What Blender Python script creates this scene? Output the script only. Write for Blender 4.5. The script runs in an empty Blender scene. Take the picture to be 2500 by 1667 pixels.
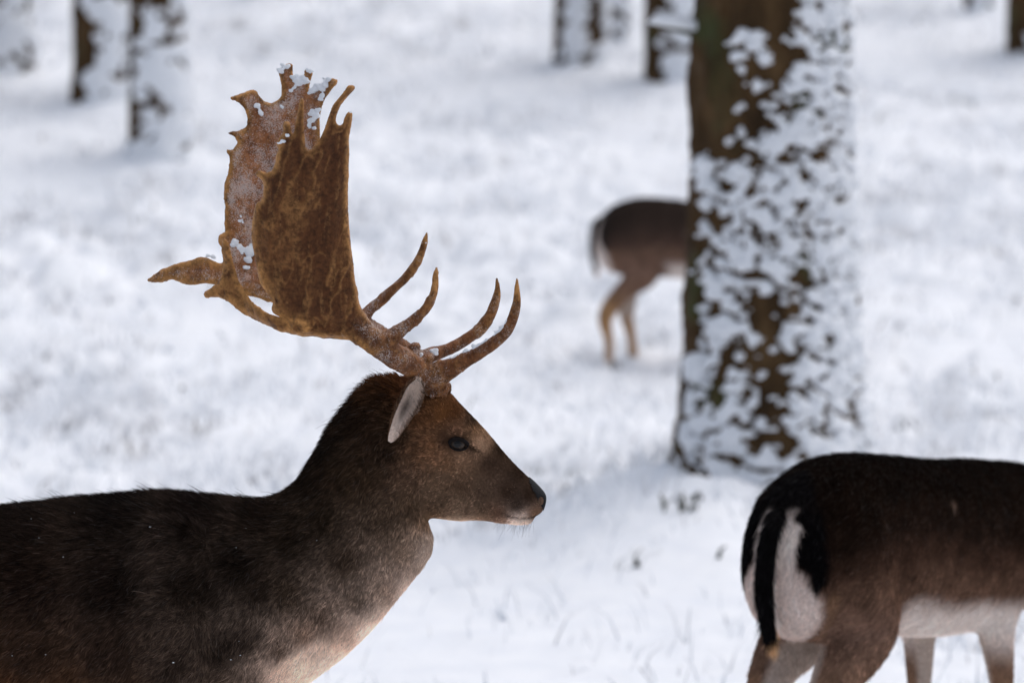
import bpy, math, random
import numpy as np
from mathutils import Vector, geometry

random.seed(7); rng = np.random.default_rng(11)
scene = bpy.context.scene
R = math.radians

# ------------------------------------------------------------------ camera
FPX = 9375.0                     # 135 mm lens on a 36 mm sensor, in photograph pixels (2500 wide)
CAM_H = 1.75
PITCH = math.atan((833.5 - 34) / FPX)
cam_data = bpy.data.cameras.new('camera')
cam_data.lens = 135; cam_data.sensor_width = 36
cam_data.clip_start = 0.1; cam_data.clip_end = 500
cam_data.dof.use_dof = True
cam_data.dof.focus_distance = 6.55
cam_data.dof.aperture_fstop = 3.9
cam_data.dof.aperture_blades = 9
cam = bpy.data.objects.new('camera', cam_data)
cam.location = (0, 0, CAM_H)
cam.rotation_euler = (math.pi / 2 - PITCH, 0, 0)
scene.collection.objects.link(cam)
scene.camera = cam

# ------------------------------------------------------------------ sky and sun (overcast)
SUN_EL, SUN_AZ = R(64), R(60)     # azimuth measured from +Y (away from the camera) towards +X
world = bpy.data.worlds.new('World'); scene.world = world; world.use_nodes = True
wn = world.node_tree.nodes; wl = world.node_tree.links
for n in list(wn): wn.remove(n)
sky = wn.new('ShaderNodeTexSky'); sky.sky_type = 'NISHITA'; sky.sun_disc = False
sky.sun_elevation = SUN_EL; sky.sun_rotation = SUN_AZ
sky.air_density = 1.0; sky.dust_density = 4.0; sky.ozone_density = 1.0
hs = wn.new('ShaderNodeHueSaturation'); hs.inputs['Saturation'].default_value = 0.58
bg = wn.new('ShaderNodeBackground'); bg.inputs['Strength'].default_value = 0.15
wo = wn.new('ShaderNodeOutputWorld')
wl.new(sky.outputs[0], hs.inputs['Color']); wl.new(hs.outputs[0], bg.inputs['Color']); wl.new(bg.outputs[0], wo.inputs['Surface'])
sun_d = bpy.data.lights.new('sun', 'SUN'); sun_d.energy = 0.6; sun_d.angle = R(70); sun_d.color = (1.0, 0.97, 0.93)
sun = bpy.data.objects.new('sun', sun_d); scene.collection.objects.link(sun)
sd = Vector((math.sin(SUN_AZ) * math.cos(SUN_EL), math.cos(SUN_AZ) * math.cos(SUN_EL), math.sin(SUN_EL)))
sun.rotation_euler = (-sd).to_track_quat('-Z', 'Y').to_euler()
scene.view_settings.view_transform = 'Standard'; scene.view_settings.look = 'None'
scene.view_settings.exposure = 0.07; scene.view_settings.gamma = 1.0
scene.cycles.use_denoising = True
scene.cycles.max_bounces = 6; scene.cycles.diffuse_bounces = 4
scene.cycles.glossy_bounces = 3; scene.cycles.transparent_max_bounces = 8
scene.cycles.caustics_reflective = False; scene.cycles.caustics_refractive = False

# ------------------------------------------------------------------ helpers
cp, sp = math.cos(PITCH), math.sin(PITCH)
def at(px, py, Y):
    """world point seen at photograph pixel (px, py) on the vertical plane y = Y"""
    a = (px - 1250) / FPX; b = (833.5 - py) / FPX
    dy = cp + b * sp; dz = -sp + b * cp
    t = Y / dy
    return np.array([a * t, Y, CAM_H + dz * t])
def to_px(P):
    """(n,3) world points -> photograph pixels"""
    d = P - np.array([0, 0, CAM_H])
    f = d[:, 1] * cp - d[:, 2] * sp
    u = d[:, 1] * sp + d[:, 2] * cp
    return 1250 + FPX * d[:, 0] / f, 833.5 - FPX * u / f

def lin(c):
    c = np.asarray(c, float) / 255.0
    return np.where(c <= 0.04045, c / 12.92, ((c + 0.055) / 1.055) ** 2.4)
def soft(c, g): return 1 - (1 - np.clip(c, 0, 1)) ** g
def sstep(a, b, x):
    t = np.clip((x - a) / (b - a), 0, 1); return t * t * (3 - 2 * t)

def _hash(i, j, k, s=0):
    h = (i.astype(np.int64) * 374761393 + j.astype(np.int64) * 668265263 + k.astype(np.int64) * 2147483647 + s * 144665) & 0xFFFFFFFF
    h = ((h ^ (h >> 13)) * 1274126177) & 0xFFFFFFFF
    h = ((h ^ (h >> 16)) * 2246822519) & 0xFFFFFFFF
    h = h ^ (h >> 15)
    return (h & 0xFFFFFF) / float(0xFFFFFF)
def vnoise(P, seed=0):
    P = np.asarray(P, float); i = np.floor(P).astype(np.int64); f = P - i; f = f * f * f * (f * (f * 6 - 15) + 10)
    r = 0
    for dx in (0, 1):
        for dy in (0, 1):
            for dz in (0, 1):
                w = (f[:, 0] if dx else 1 - f[:, 0]) * (f[:, 1] if dy else 1 - f[:, 1]) * (f[:, 2] if dz else 1 - f[:, 2])
                r = r + w * _hash(i[:, 0] + dx, i[:, 1] + dy, i[:, 2] + dz, seed)
    return r
def fbm(P, oct=4, seed=0):
    r = 0; a = 0.5; tot = 0; P = np.asarray(P, float)
    for o in range(oct):
        r = r + a * vnoise(P, seed + o); tot += a; a *= 0.5; P = P * 2.03 + 3.7
    return r / tot

def catmull(pts, n, closed=False):
    pts = np.asarray(pts, float); m = len(pts); out = []
    rngs = range(m) if closed else range(m - 1)
    for i in rngs:
        if closed:
            p0, p1, p2, p3 = pts[(i - 1) % m], pts[i], pts[(i + 1) % m], pts[(i + 2) % m]
        else:
            p0, p1, p2, p3 = pts[max(i - 1, 0)], pts[i], pts[i + 1], pts[min(i + 2, m - 1)]
        for k in range(n):
            t = k / n
            out.append(0.5 * (2 * p1 + (p2 - p0) * t + (2 * p0 - 5 * p1 + 4 * p2 - p3) * t * t + (3 * p1 - p0 - 3 * p2 + p3) * t ** 3))
    if not closed: out.append(pts[-1])
    return np.array(out)

def rings_mesh(rings):
    """closed solid through a list of (k,3) rings, flat caps"""
    k = len(rings[0]); V = np.concatenate(rings); F = []
    for i in range(len(rings) - 1):
        for j in range(k):
            a = i * k + j; b = i * k + (j + 1) % k
            F.append((a, b, b + k, a + k))
    F.append(tuple(range(k - 1, -1, -1))); e = (len(rings) - 1) * k
    F.append(tuple(range(e, e + k)))
    return V, F

def tube(points, radii, k=14, sub=5, flat=None):
    """round tapering tube with rounded ends along a smooth curve"""
    d = np.column_stack([np.asarray(points, float), np.asarray(radii, float)])
    d = catmull(d, sub); P = d[:, :3]; r = np.maximum(d[:, 3], 1e-4)
    T = np.gradient(P, axis=0); T /= np.linalg.norm(T, axis=1)[:, None] + 1e-12
    up = np.array([0.0, 1.0, 0.0]) if abs(T[0][1]) < 0.9 else np.array([1.0, 0, 0])
    rings = []; n = up - T[0] * up.dot(T[0]); n /= np.linalg.norm(n)
    ang = np.arange(k) / k * 2 * math.pi
    for i in range(len(P)):
        n = n - T[i] * n.dot(T[i]); n /= np.linalg.norm(n); b = np.cross(T[i], n)
        circ = (np.cos(ang)[:, None] * n + np.sin(ang)[:, None] * b)
        if i == 0:
            for q in (0.35, 0.75): rings.append(P[i] - T[i] * r[i] * math.sqrt(1 - q * q) + circ * r[i] * q)
        rings.append(P[i] + circ * r[i])
        if i == len(P) - 1:
            for q in (0.75, 0.35): rings.append(P[i] + T[i] * r[i] * math.sqrt(1 - q * q) + circ * r[i] * q)
    return rings_mesh(rings)

def loft(sections, k=40, sub=5, ex=0.9):
    """sections: rows (topX,topY,topZ, botX,botY,botZ, halfwidth, skew); widths run along Y"""
    d = catmull(sections, sub); ang = np.arange(k) / k * 2 * math.pi; rings = []
    for s in d:
        T, B, w, sk = s[:3], s[3:6], max(s[6], 1e-3), s[7]
        c = (T + B) / 2; a = (T - B) / 2
        co = np.sign(np.cos(ang)) * np.abs(np.cos(ang)) ** ex; si = np.sign(np.sin(ang)) * np.abs(np.sin(ang)) ** ex
        ring = c + co[:, None] * a + (si * w * (1 - sk * np.cos(ang)))[:, None] * np.array([0, 1, 0])
        rings.append(ring)
    return rings_mesh(rings)

def ellipsoid(c, r, k=20, axis=None):
    rings = []; ang = np.arange(k) / k * 2 * math.pi
    for i in range(1, k // 2):
        t = math.pi * i / (k // 2)
        ring = np.column_stack([np.cos(ang) * math.sin(t) * r[0], np.sin(ang) * math.sin(t) * r[1], np.full(k, math.cos(t) * r[2])])
        if axis is not None: ring = ring @ np.array(axis).T
        rings.append(ring + np.asarray(c, float))
    return rings_mesh(rings)

def join(parts):
    V = []; F = []; o = 0
    for v, f in parts:
        V.append(np.asarray(v, float)); F += [tuple(i + o for i in q) for q in f]; o += len(v)
    return np.concatenate(V), F

def mesh_from(name, V, F, smooth=True):
    me = bpy.data.meshes.new(name); me.from_pydata(np.asarray(V).tolist(), [], F); me.update()
    if smooth: me.polygons.foreach_set('use_smooth', [True] * len(me.polygons))
    return me
def grid_mesh(name, V, quads, smooth=True):
    """fast path: V (n,3) float array, quads (m,4) or (m,3) int array"""
    V = np.asarray(V, np.float32); quads = np.asarray(quads, np.int32); m, c = quads.shape
    me = bpy.data.meshes.new(name); me.vertices.add(len(V)); me.vertices.foreach_set('co', V.ravel())
    me.loops.add(m * c); me.loops.foreach_set('vertex_index', quads.ravel())
    me.polygons.add(m); me.polygons.foreach_set('loop_start', np.arange(0, m * c, c, dtype=np.int32))
    me.update(calc_edges=True); me.validate()
    if smooth: me.polygons.foreach_set('use_smooth', np.ones(len(me.polygons), bool))
    return me
def link(name, data, mat=None, parent=None):
    o = bpy.data.objects.new(name, data); scene.collection.objects.link(o)
    if mat is not None: o.data.materials.append(mat)
    if parent is not None: o.parent = parent
    return o
def tag(o, label=None, cat=None, group=None, kind=None):
    if label: o['label'] = label
    if cat: o['category'] = cat
    if group: o['group'] = group
    if kind: o['kind'] = kind
    return o
def empty(name, loc, rz=0):
    o = bpy.data.objects.new(name, None); scene.collection.objects.link(o)
    o.location = loc; o.rotation_euler = (0, 0, rz); o.empty_display_size = 0.2
    return o

def remesh(parts, voxel, smooth=6, factor=0.5):
    """fuse closed pieces into one continuous surface"""
    V, F = join(parts)
    me = mesh_from('tmp', V, F); ob = bpy.data.objects.new('tmp', me); scene.collection.objects.link(ob)
    m = ob.modifiers.new('r', 'REMESH'); m.mode = 'VOXEL'; m.voxel_size = voxel; m.use_smooth_shade = True
    if smooth:
        s = ob.modifiers.new('s', 'SMOOTH'); s.iterations = smooth; s.factor = factor
    dg = bpy.context.evaluated_depsgraph_get(); dg.update()
    out = bpy.data.meshes.new_from_object(ob.evaluated_get(dg), depsgraph=dg)
    bpy.data.objects.remove(ob); bpy.data.meshes.remove(me)
    out.polygons.foreach_set('use_smooth', np.ones(len(out.polygons), bool))
    return out
def verts_of(me):
    a = np.empty(len(me.vertices) * 3, np.float32); me.vertices.foreach_get('co', a); return a.reshape(-1, 3).astype(float)
def normals_of(me):
    a = np.empty(len(me.vertices) * 3, np.float32); me.vertices.foreach_get('normal', a); return a.reshape(-1, 3).astype(float)
def set_color(me, name, C):
    at_ = me.attributes.new(name, 'FLOAT_COLOR', 'POINT')
    C4 = np.ones((len(C), 4), np.float32); C4[:, :3] = C; at_.data.foreach_set('color', C4.ravel())
def set_float(me, name, x):
    at_ = me.attributes.new(name, 'FLOAT', 'POINT'); at_.data.foreach_set('value', np.asarray(x, np.float32))

class Mat:
    """tiny node helper"""
    def __init__(s, name):
        s.m = bpy.data.materials.new(name); s.m.use_nodes = True; s.t = s.m.node_tree; s.n = s.t.nodes; s.l = s.t.links
        s.b = s.n['Principled BSDF']
    def node(s, kind, **kw):
        n = s.n.new(kind)
        for k, v in kw.items(): setattr(n, k, v)
        return n
    def noise(s, scale, detail=3, rough=0.5, vec=None, stretch=None):
        n = s.node('ShaderNodeTexNoise'); n.inputs['Scale'].default_value = scale; n.inputs['Detail'].default_value = detail; n.inputs['Roughness'].default_value = rough
        tc = s.node('ShaderNodeTexCoord'); src = tc.outputs['Object']
        if stretch:
            mp = s.node('ShaderNodeMapping'); mp.inputs['Scale'].default_value = stretch; s.l.new(src, mp.inputs['Vector']); src = mp.outputs[0]
        s.l.new(src, n.inputs['Vector']); return n.outputs['Fac']
    def ramp(s, src, stops):
        r = s.node('ShaderNodeValToRGB'); s.l.new(src, r.inputs['Fac'])
        while len(r.color_ramp.elements) < len(stops): r.color_ramp.elements.new(0.5)
        for e, (p, c) in zip(r.color_ramp.elements, stops):
            e.position = p; e.color = (*c, 1) if len(c) == 3 else c
        return r.outputs['Color']
    def mix(s, fac, a, b, mode='MIX'):
        m = s.node('ShaderNodeMix', data_type='RGBA', blend_type=mode)
        for key, v in ((0, fac), (6, a), (7, b)):
            if isinstance(v, (int, float)): m.inputs[key].default_value = v
            elif isinstance(v, (tuple, list)): m.inputs[key].default_value = (*v, 1)
            else: s.l.new(v, m.inputs[key])
        return m.outputs[2]
    def math(s, op, a, b=0.0):
        m = s.node('ShaderNodeMath', operation=op)
        for i, v in enumerate((a, b)):
            if isinstance(v, (int, float)): m.inputs[i].default_value = v
            else: s.l.new(v, m.inputs[i])
        return m.outputs[0]
    def attr(s, name, out='Color'):
        a = s.node('ShaderNodeAttribute'); a.attribute_name = name; return a.outputs[out]
    def bump(s, h, strength, dist):
        b = s.node('ShaderNodeBump'); b.inputs['Strength'].default_value = strength; b.inputs['Distance'].default_value = dist
        s.l.new(h, b.inputs['Height']); s.l.new(b.outputs[0], s.b.inputs['Normal'])
    def set(s, **kw):
        for k, v in kw.items():
            i = s.b.inputs[k.replace('_', ' ')]
            if isinstance(v, (int, float)): i.default_value = v
            elif isinstance(v, (tuple, list)): i.default_value = (*v, 1)
            else: s.l.new(v, i)
        return s

# ------------------------------------------------------------------ materials
def snow_material(name, scale):
    M = Mat(name)
    n = M.noise(scale, 4, 0.6)
    M.set(Base_Color=M.ramp(n, [(0.3, (0.80, 0.83, 0.88)), (0.7, (0.88, 0.90, 0.93))]), Roughness=0.75)
    M.b.inputs['Specular IOR Level'].default_value = 0.2
    M.bump(M.noise(scale * 6, 4, 0.65), 0.5, 0.01)
    return M.m
M_snow = snow_material('snow', 6)
M_snow_fine = snow_material('snow_fine', 60)

def bark_material():
    M = Mat('bark')
    a = M.noise(14, 5, 0.62, stretch=(1, 1, 0.35)); b = M.noise(3.2, 3, 0.5); c = M.noise(60, 3, 0.6)
    col = M.ramp(a, [(0.25, (0.020, 0.012, 0.006)), (0.5, (0.058, 0.033, 0.014)), (0.78, (0.115, 0.068, 0.031))])
    col = M.mix(M.ramp(b, [(0.57, (0, 0, 0)), (0.70, (0.7, 0.7, 0.7))]), col, (0.045, 0.062, 0.024))
    M.set(Base_Color=col, Roughness=0.9)
    M.b.inputs['Specular IOR Level'].default_value = 0.15
    M.bump(M.mix(0.4, a, c), 0.8, 0.02)
    return M.m
M_bark = bark_material()

def coat_material():
    M = Mat('coat_skin')
    n = M.noise(220, 3, 0.6)
    M.set(Base_Color=M.mix(1.0, M.attr('coat'), M.ramp(n, [(0.3, (0.55, 0.55, 0.55)), (0.7, (1.1, 1.1, 1.1))]), 'MULTIPLY'), Roughness=0.8)
    M.b.inputs['Specular IOR Level'].default_value = 0.0
    return M.m
M_skin = coat_material()

def fur_material():
    M = Mat('fur')
    hi = M.node('ShaderNodeHairInfo')
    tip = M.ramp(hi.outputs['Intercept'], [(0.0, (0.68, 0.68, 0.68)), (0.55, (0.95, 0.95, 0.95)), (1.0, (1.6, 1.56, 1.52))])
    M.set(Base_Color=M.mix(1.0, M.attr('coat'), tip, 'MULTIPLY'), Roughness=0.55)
    M.b.inputs['Specular IOR Level'].default_value = 0.02
    return M.m
M_fur = fur_material()

def simple(name, col, rough, spec=0.5, coat=0.0):
    M = Mat(name); n = M.noise(90, 3, 0.6)
    c = np.array(col)
    M.set(Base_Color=M.ramp(n, [(0.3, tuple(c * 0.75)), (0.7, tuple(np.minimum(c * 1.2, 1)))]), Roughness=rough)
    M.b.inputs['Specular IOR Level'].default_value = spec
    M.b.inputs['Coat Weight'].default_value = coat
    M.b.inputs['Coat Roughness'].default_value = 0.05
    return M.m
M_hoof = simple('hoof_horn', (0.02, 0.017, 0.015), 0.5)
M_lid = simple('eyelid_skin', (0.006, 0.004, 0.004), 0.7, 0.1)

def nose_material():
    M = Mat('nose_leather'); n = M.node('ShaderNodeTexVoronoi'); n.inputs['Scale'].default_value = 420
    tc = M.node('ShaderNodeTexCoord'); M.l.new(tc.outputs['Object'], n.inputs['Vector'])
    M.set(Base_Color=(0.008, 0.008, 0.009), Roughness=0.6); M.b.inputs['Specular IOR Level'].default_value = 0.09; M.bump(n.outputs['Distance'], 0.5, 0.002)
    return M.m
M_nose = nose_material()

def antler_material():
    M = Mat('antler_bone')
    edge = M.attr('edge', 'Fac'); frost = M.attr('frost', 'Fac')
    st = M.noise(16, 5, 0.6, stretch=(2.6, 2.6, 0.7)); fine = M.noise(130, 4, 0.65); big = M.noise(7, 3, 0.5)
    col = M.ramp(st, [(0.30, (0.058, 0.020, 0.006)), (0.50, (0.105, 0.039, 0.0125)), (0.72, (0.165, 0.070, 0.024))])
    col = M.mix(M.ramp(big, [(0.4, (0, 0, 0)), (0.62, (0.6, 0.6, 0.6))]), col, (0.050, 0.016, 0.005))
    col = M.mix(M.math('MULTIPLY', frost, 0.85), col, M.ramp(st, [(0.3, (0.22, 0.078, 0.030)), (0.7, (0.44, 0.185, 0.080))]))
    sk = M.noise(70, 4, 0.6, stretch=(1.3, 1.3, 0.10))
    col = M.mix(M.math('MULTIPLY', M.ramp(sk, [(0.53, (0, 0, 0)), (0.68, (0.5, 0.5, 0.5))]), M.ramp(fine, [(0.35, (0, 0, 0)), (0.6, (1, 1, 1))])), col, (0.25, 0.125, 0.045))
    rim = M.math('MULTIPLY', edge, M.math('ADD', 0.45, M.math('MULTIPLY', st, 1.0)))
    col = M.mix(rim, col, M.ramp(M.noise(38, 4, 0.65), [(0.34, (0.13, 0.055, 0.02)), (0.50, (0.46, 0.225, 0.075))]))
    col = M.mix(M.math('MULTIPLY', M.attr('vein', 'Fac'), M.ramp(fine, [(0.3, (0.2, 0.2, 0.2)), (0.55, (0.5, 0.5, 0.5))])), col, (0.33, 0.160, 0.055))
    sp = M.ramp(fine, [(0.30, (0.45, 0.45, 0.45)), (0.62, (1.15, 1.15, 1.15))])
    col = M.mix(1.0, col, sp, 'MULTIPLY')
    grain = M.noise(480, 3, 0.75); patch = M.noise(28, 3, 0.55)
    fr = M.math('ADD', M.math('ADD', grain, M.math('MULTIPLY', patch, 0.6)), M.math('MULTIPLY', frost, 0.13))
    fr = M.ramp(fr, [(0.91, (0, 0, 0)), (1.08, (0.42, 0.42, 0.42))])
    fr = M.math('MULTIPLY', fr, M.ramp(frost, [(0.0, (0.0, 0.0, 0.0)), (0.15, (1, 1, 1))]))
    col = M.mix(fr, col, (0.72, 0.68, 0.66))
    M.set(Base_Color=col, Roughness=M.math('ADD', 0.5, M.math('MULTIPLY', fr, 0.4)))
    M.b.inputs['Specular IOR Level'].default_value = 0.12
    M.bump(M.mix(0.5, fine, st), 0.9, 0.005)
    return M.m
M_antler = antler_material()

def ear_material():
    M = Mat('ear'); M.set(Base_Color=M.attr('coat'), Roughness=0.8); M.b.inputs['Specular IOR Level'].default_value = 0.1
    M.bump(M.noise(400, 3), 0.4, 0.002); return M.m
M_ear = ear_material()
def eye_material():
    M = Mat('eyeball'); M.set(Base_Color=M.attr('coat'), Roughness=0.07); M.b.inputs['Specular IOR Level'].default_value = 0.22
    M.b.inputs['Coat Weight'].default_value = 0.0; M.b.inputs['Coat Roughness'].default_value = 0.02; return M.m
M_eye = eye_material()
def stem_material():
    M = Mat('dry_stems'); n = M.noise(5, 2)
    M.set(Base_Color=M.ramp(n, [(0.27, (0.16, 0.14, 0.12)), (0.37, (0.62, 0.62, 0.64)), (0.49, (0.85, 0.87, 0.90))]), Roughness=0.9)
    src = M.b.inputs["Base Color"].links[0].from_socket
    M.set(Base_Color=M.mix(M.attr('leafy', 'Fac'), src, (0.030, 0.034, 0.018))); return M.m
M_stem = stem_material()

# ------------------------------------------------------------------ terrain
TREE_Y = 13.3
def zbase(X, Y):
    X = np.asarray(X, float); Y = np.asarray(Y, float)
    s = Y - 16.8 - 0.10 * X
    soft = np.where(s > 8, s, np.log1p(np.exp(np.clip(s, -30, 8) * 1.1)) / 1.1)
    return 0.130 * soft
def ground_hit(px, py):
    """where the ray of a photograph pixel meets the smooth ground"""
    for Y in np.arange(9.0, 60, 0.02):
        P = at(px, py, Y)
        if P[2] <= zbase(P[0], P[1]): return P
    return P
TREES = []     # filled with (x, y, radius) so that snow banks up round each trunk
def tree_spot(pl, pr, py):
    P = ground_hit((pl + pr) / 2, py); r = (pr - pl) / 2 * P[1] / FPX
    return P[0], P[1], r
spots = {
    'edge':   tree_spot(-150, 84, 205),
    'left':   tree_spot(183, 322, 268),
    'pale':   tree_spot(318, 458, 405),
    'mid':    tree_spot(1355, 1482, 168),
    'thin':   tree_spot(1500, 1545, 110),
    'behind': tree_spot(1575, 1745, 215),
    'right':  tree_spot(2457, 2610, 150),
    'small':  tree_spot(2356, 2422, 50),
    'top':    tree_spot(616, 700, 10),
}
mx = at(1877, 1100, TREE_Y)[0]
MAIN = (mx, TREE_Y, 0.315)
for k in spots: TREES.append(spots[k])
TREES.append(MAIN)

def terrain(X, Y):
    z = zbase(X, Y)
    P = np.column_stack([X, Y, np.zeros_like(X)])
    amp = sstep(5, 9.5, Y)
    b = fbm(P * [0.55, 0.55, 1], 3, 1) - 0.5
    t = fbm(P * [3.1, 2.4, 1], 3, 5); t = np.maximum(t - 0.42, 0) * 2.2
    c = fbm(P * [9.0, 7.0, 1], 3, 9) - 0.5
    veg = sstep(0.42, 0.62, fbm(P * [0.7, 0.5, 1] + 9, 3, 21))
    far = (0.35 + 0.65 * sstep(12, 17, Y)) * (1 - 0.4 * sstep(20, 27, Y))
    z = z + amp * (0.16 * b + (0.085 * t + 0.075 * c) * (0.45 + 0.8 * veg) * far)
    for (x, y, r) in TREES:
        d = np.hypot(X - x, (Y - y))
        z = z + (0.15 if r > 0.25 else 0.08) * np.exp(-(d / (r * 1.9)) ** 2)
    dm = np.hypot(X - MAIN[0], (Y - MAIN[1]))
    z = z + 0.16 * np.exp(-(dm / 0.75) ** 2) * (fbm(P * [6, 6, 1] + 2, 3, 61) - 0.35)
    # bank in front of the big trunk
    z = z + 0.17 * np.exp(-(((X - (MAIN[0] - 0.35)) / 0.45) ** 2 + ((Y - (TREE_Y - 0.7)) / 0.8) ** 2))
    return z
def axis(segs):
    out = []
    for a, b, n in segs: out += list(np.linspace(a, b, n, endpoint=False))
    out.append(segs[-1][1]); return np.array(out)
gx = axis([(-160, -20, 10), (-20, -5.2, 24), (-5.2, 5.2, 300), (5.2, 20, 24), (20, 160, 10)])
gy = axis([(-120, -10, 8), (-10, 4, 14), (4, 9, 40), (9, 20, 330), (20, 34, 300), (34, 60, 40), (60, 260, 24)])
GX, GY = np.meshgrid(gx, gy)
gz = terrain(GX.ravel(), GY.ravel())
nx, ny = len(gx), len(gy)
idx = np.arange(nx * ny).reshape(ny, nx)
quads = np.stack([idx[:-1, :-1], idx[:-1, 1:], idx[1:, 1:], idx[1:, :-1]], -1).reshape(-1, 4)
ground = link('snowy_ground', grid_mesh('snowy_ground', np.column_stack([GX.ravel(), GY.ravel(), gz]), quads), M_snow)
tag(ground, 'bumpy white snow covering the forest floor and rising slope', 'ground', kind='structure')

# undergrowth: thin dry stems and leaf scraps that stick out of the snow
def undergrowth():
    n = 140000
    Y = 9.3 + (33 - 9.3) * rng.random(n) ** 0.9
    X = (rng.random(n) - 0.5) * (Y * 0.29 + 0.6)
    P = np.column_stack([X, Y, np.zeros(n)])
    dens = fbm(P * [0.7, 0.5, 1] + 9, 3, 21); cl = fbm(P * [2.6, 1.7, 1] + 4, 2, 33)
    keep = (sstep(0.40, 0.60, dens) * 0.7 + 0.30) * (0.15 + 0.85 * sstep(0.42, 0.60, cl)) * (0.25 + 0.75 * sstep(11, 16, Y)) > rng.random(n)
    for x, y, r in TREES: keep &= np.hypot(X - x, Y - y) > r * 1.15
    X, Y = X[keep], Y[keep]; n = len(X); Z = terrain(X, Y)
    h = 0.025 + 0.10 * rng.random(n) ** 2; w = 0.0016 + 0.0030 * rng.random(n)
    lean = (rng.random((n, 2)) - 0.5) * 2.2 * h[:, None]
    big = rng.random(n) < 0.05; w = np.where(big, w * 4.5, w); h = np.where(big, h * 0.55, h)
    cl = [(1285, 1172, 9), (1385, 1196, 16), (1425, 1182, 14), (1350, 1168, 8), (1700, 1285, 20), (1655, 1345, 26), (1690, 1330, 12), (1580, 1402, 10), (1552, 1415, 10), (1770, 1403, 6), (2360, 276, 26), (2285, 80, 16), (2125, 316, 12), (2110, 250, 10),
          (160, 905, 14), (70, 480, 12), (330, 560, 10), (470, 1000, 8), (1650, 1160, 14), (1640, 1120, 10), (2400, 950, 10), (2200, 1080, 10), (900, 620, 8), (1250, 300, 10), (1050, 120, 12), (600, 60, 10)]
    cx = []
    for qx, qy, qn in cl:
        g = ground_hit(qx, qy); k_ = max(2, int(qn * 0.35)); sc = g[1] / 13.0
        cx.append(np.column_stack([g[0] + rng.normal(size=k_) * 0.035 * sc, g[1] + rng.normal(size=k_) * 0.06 * sc]))
    cx = np.concatenate(cx); m = len(cx); X = np.concatenate([X, cx[:, 0]]); Y = np.concatenate([Y, cx[:, 1]]); Z = terrain(X, Y)
    h = np.concatenate([h, 0.02 + 0.035 * rng.random(m)]); w = np.concatenate([w, 0.004 + 0.008 * rng.random(m)]); lean = np.concatenate([lean, (rng.random((m, 2)) - 0.5) * 0.08]); nn_ = n; n = n + m
    a = rng.random(n) * math.pi; dx, dy = np.cos(a) * w, np.sin(a) * w
    V = np.empty((n, 6, 3))
    V[:, 0] = np.column_stack([X - dx, Y - dy, Z - 0.02]); V[:, 1] = np.column_stack([X + dx, Y + dy, Z - 0.02])
    mxp = np.column_stack([X + lean[:, 0] * 0.4, Y + lean[:, 1] * 0.4, Z + h * 0.6])
    V[:, 2] = mxp + np.column_stack([dx, dy, 0 * dx]) * 0.8; V[:, 3] = mxp - np.column_stack([dx, dy, 0 * dx]) * 0.8
    tip = np.column_stack([X + lean[:, 0], Y + lean[:, 1], Z + h])
    V[:, 4] = tip + np.column_stack([dx, dy, 0 * dx]) * 0.3; V[:, 5] = tip - np.column_stack([dx, dy, 0 * dx]) * 0.3
    b = np.arange(n)[:, None] * 6
    q = np.concatenate([b + [0, 1, 2, 3], b + [3, 2, 4, 5]])
    ug = grid_mesh('dry_undergrowth', V.reshape(-1, 3), q)
    set_float(ug, 'leafy', np.repeat((np.arange(n) >= nn_).astype(float), 6))
    o = link('dry_undergrowth', ug, M_stem)
    tag(o, 'thin dry stems and leaf scraps sticking out of the snow', 'undergrowth', kind='stuff')
undergrowth()

# ------------------------------------------------------------------ trees
def worley_lumps(s, z, cell, seed, cover):
    """height field of rounded lumps; cover(n) gives the chance of a lump per cell centre"""
    cx, cz = cell; i = np.floor(s / cx).astype(np.int64); j = np.floor(z / cz).astype(np.int64)
    h = np.full(len(s), -1.0)
    for di in (-1, 0, 1):
        for dj in (-1, 0, 1):
            a, b = i + di, j + dj
            r1, r2, r3, r4 = (_hash(a, b, np.full_like(a, q), seed) for q in (1, 2, 3, 4))
            px, pz = (a + 0.15 + 0.7 * r1) * cx, (b + 0.15 + 0.7 * r2) * cz
            rad = 0.30 + 0.42 * r3
            d2 = ((s - px) / cx) ** 2 + ((z - pz) / cz) ** 2
            on = r4 < cover(px, pz)
            h = np.maximum(h, np.where(on, rad * rad - d2, -1.0))
    return h

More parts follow.
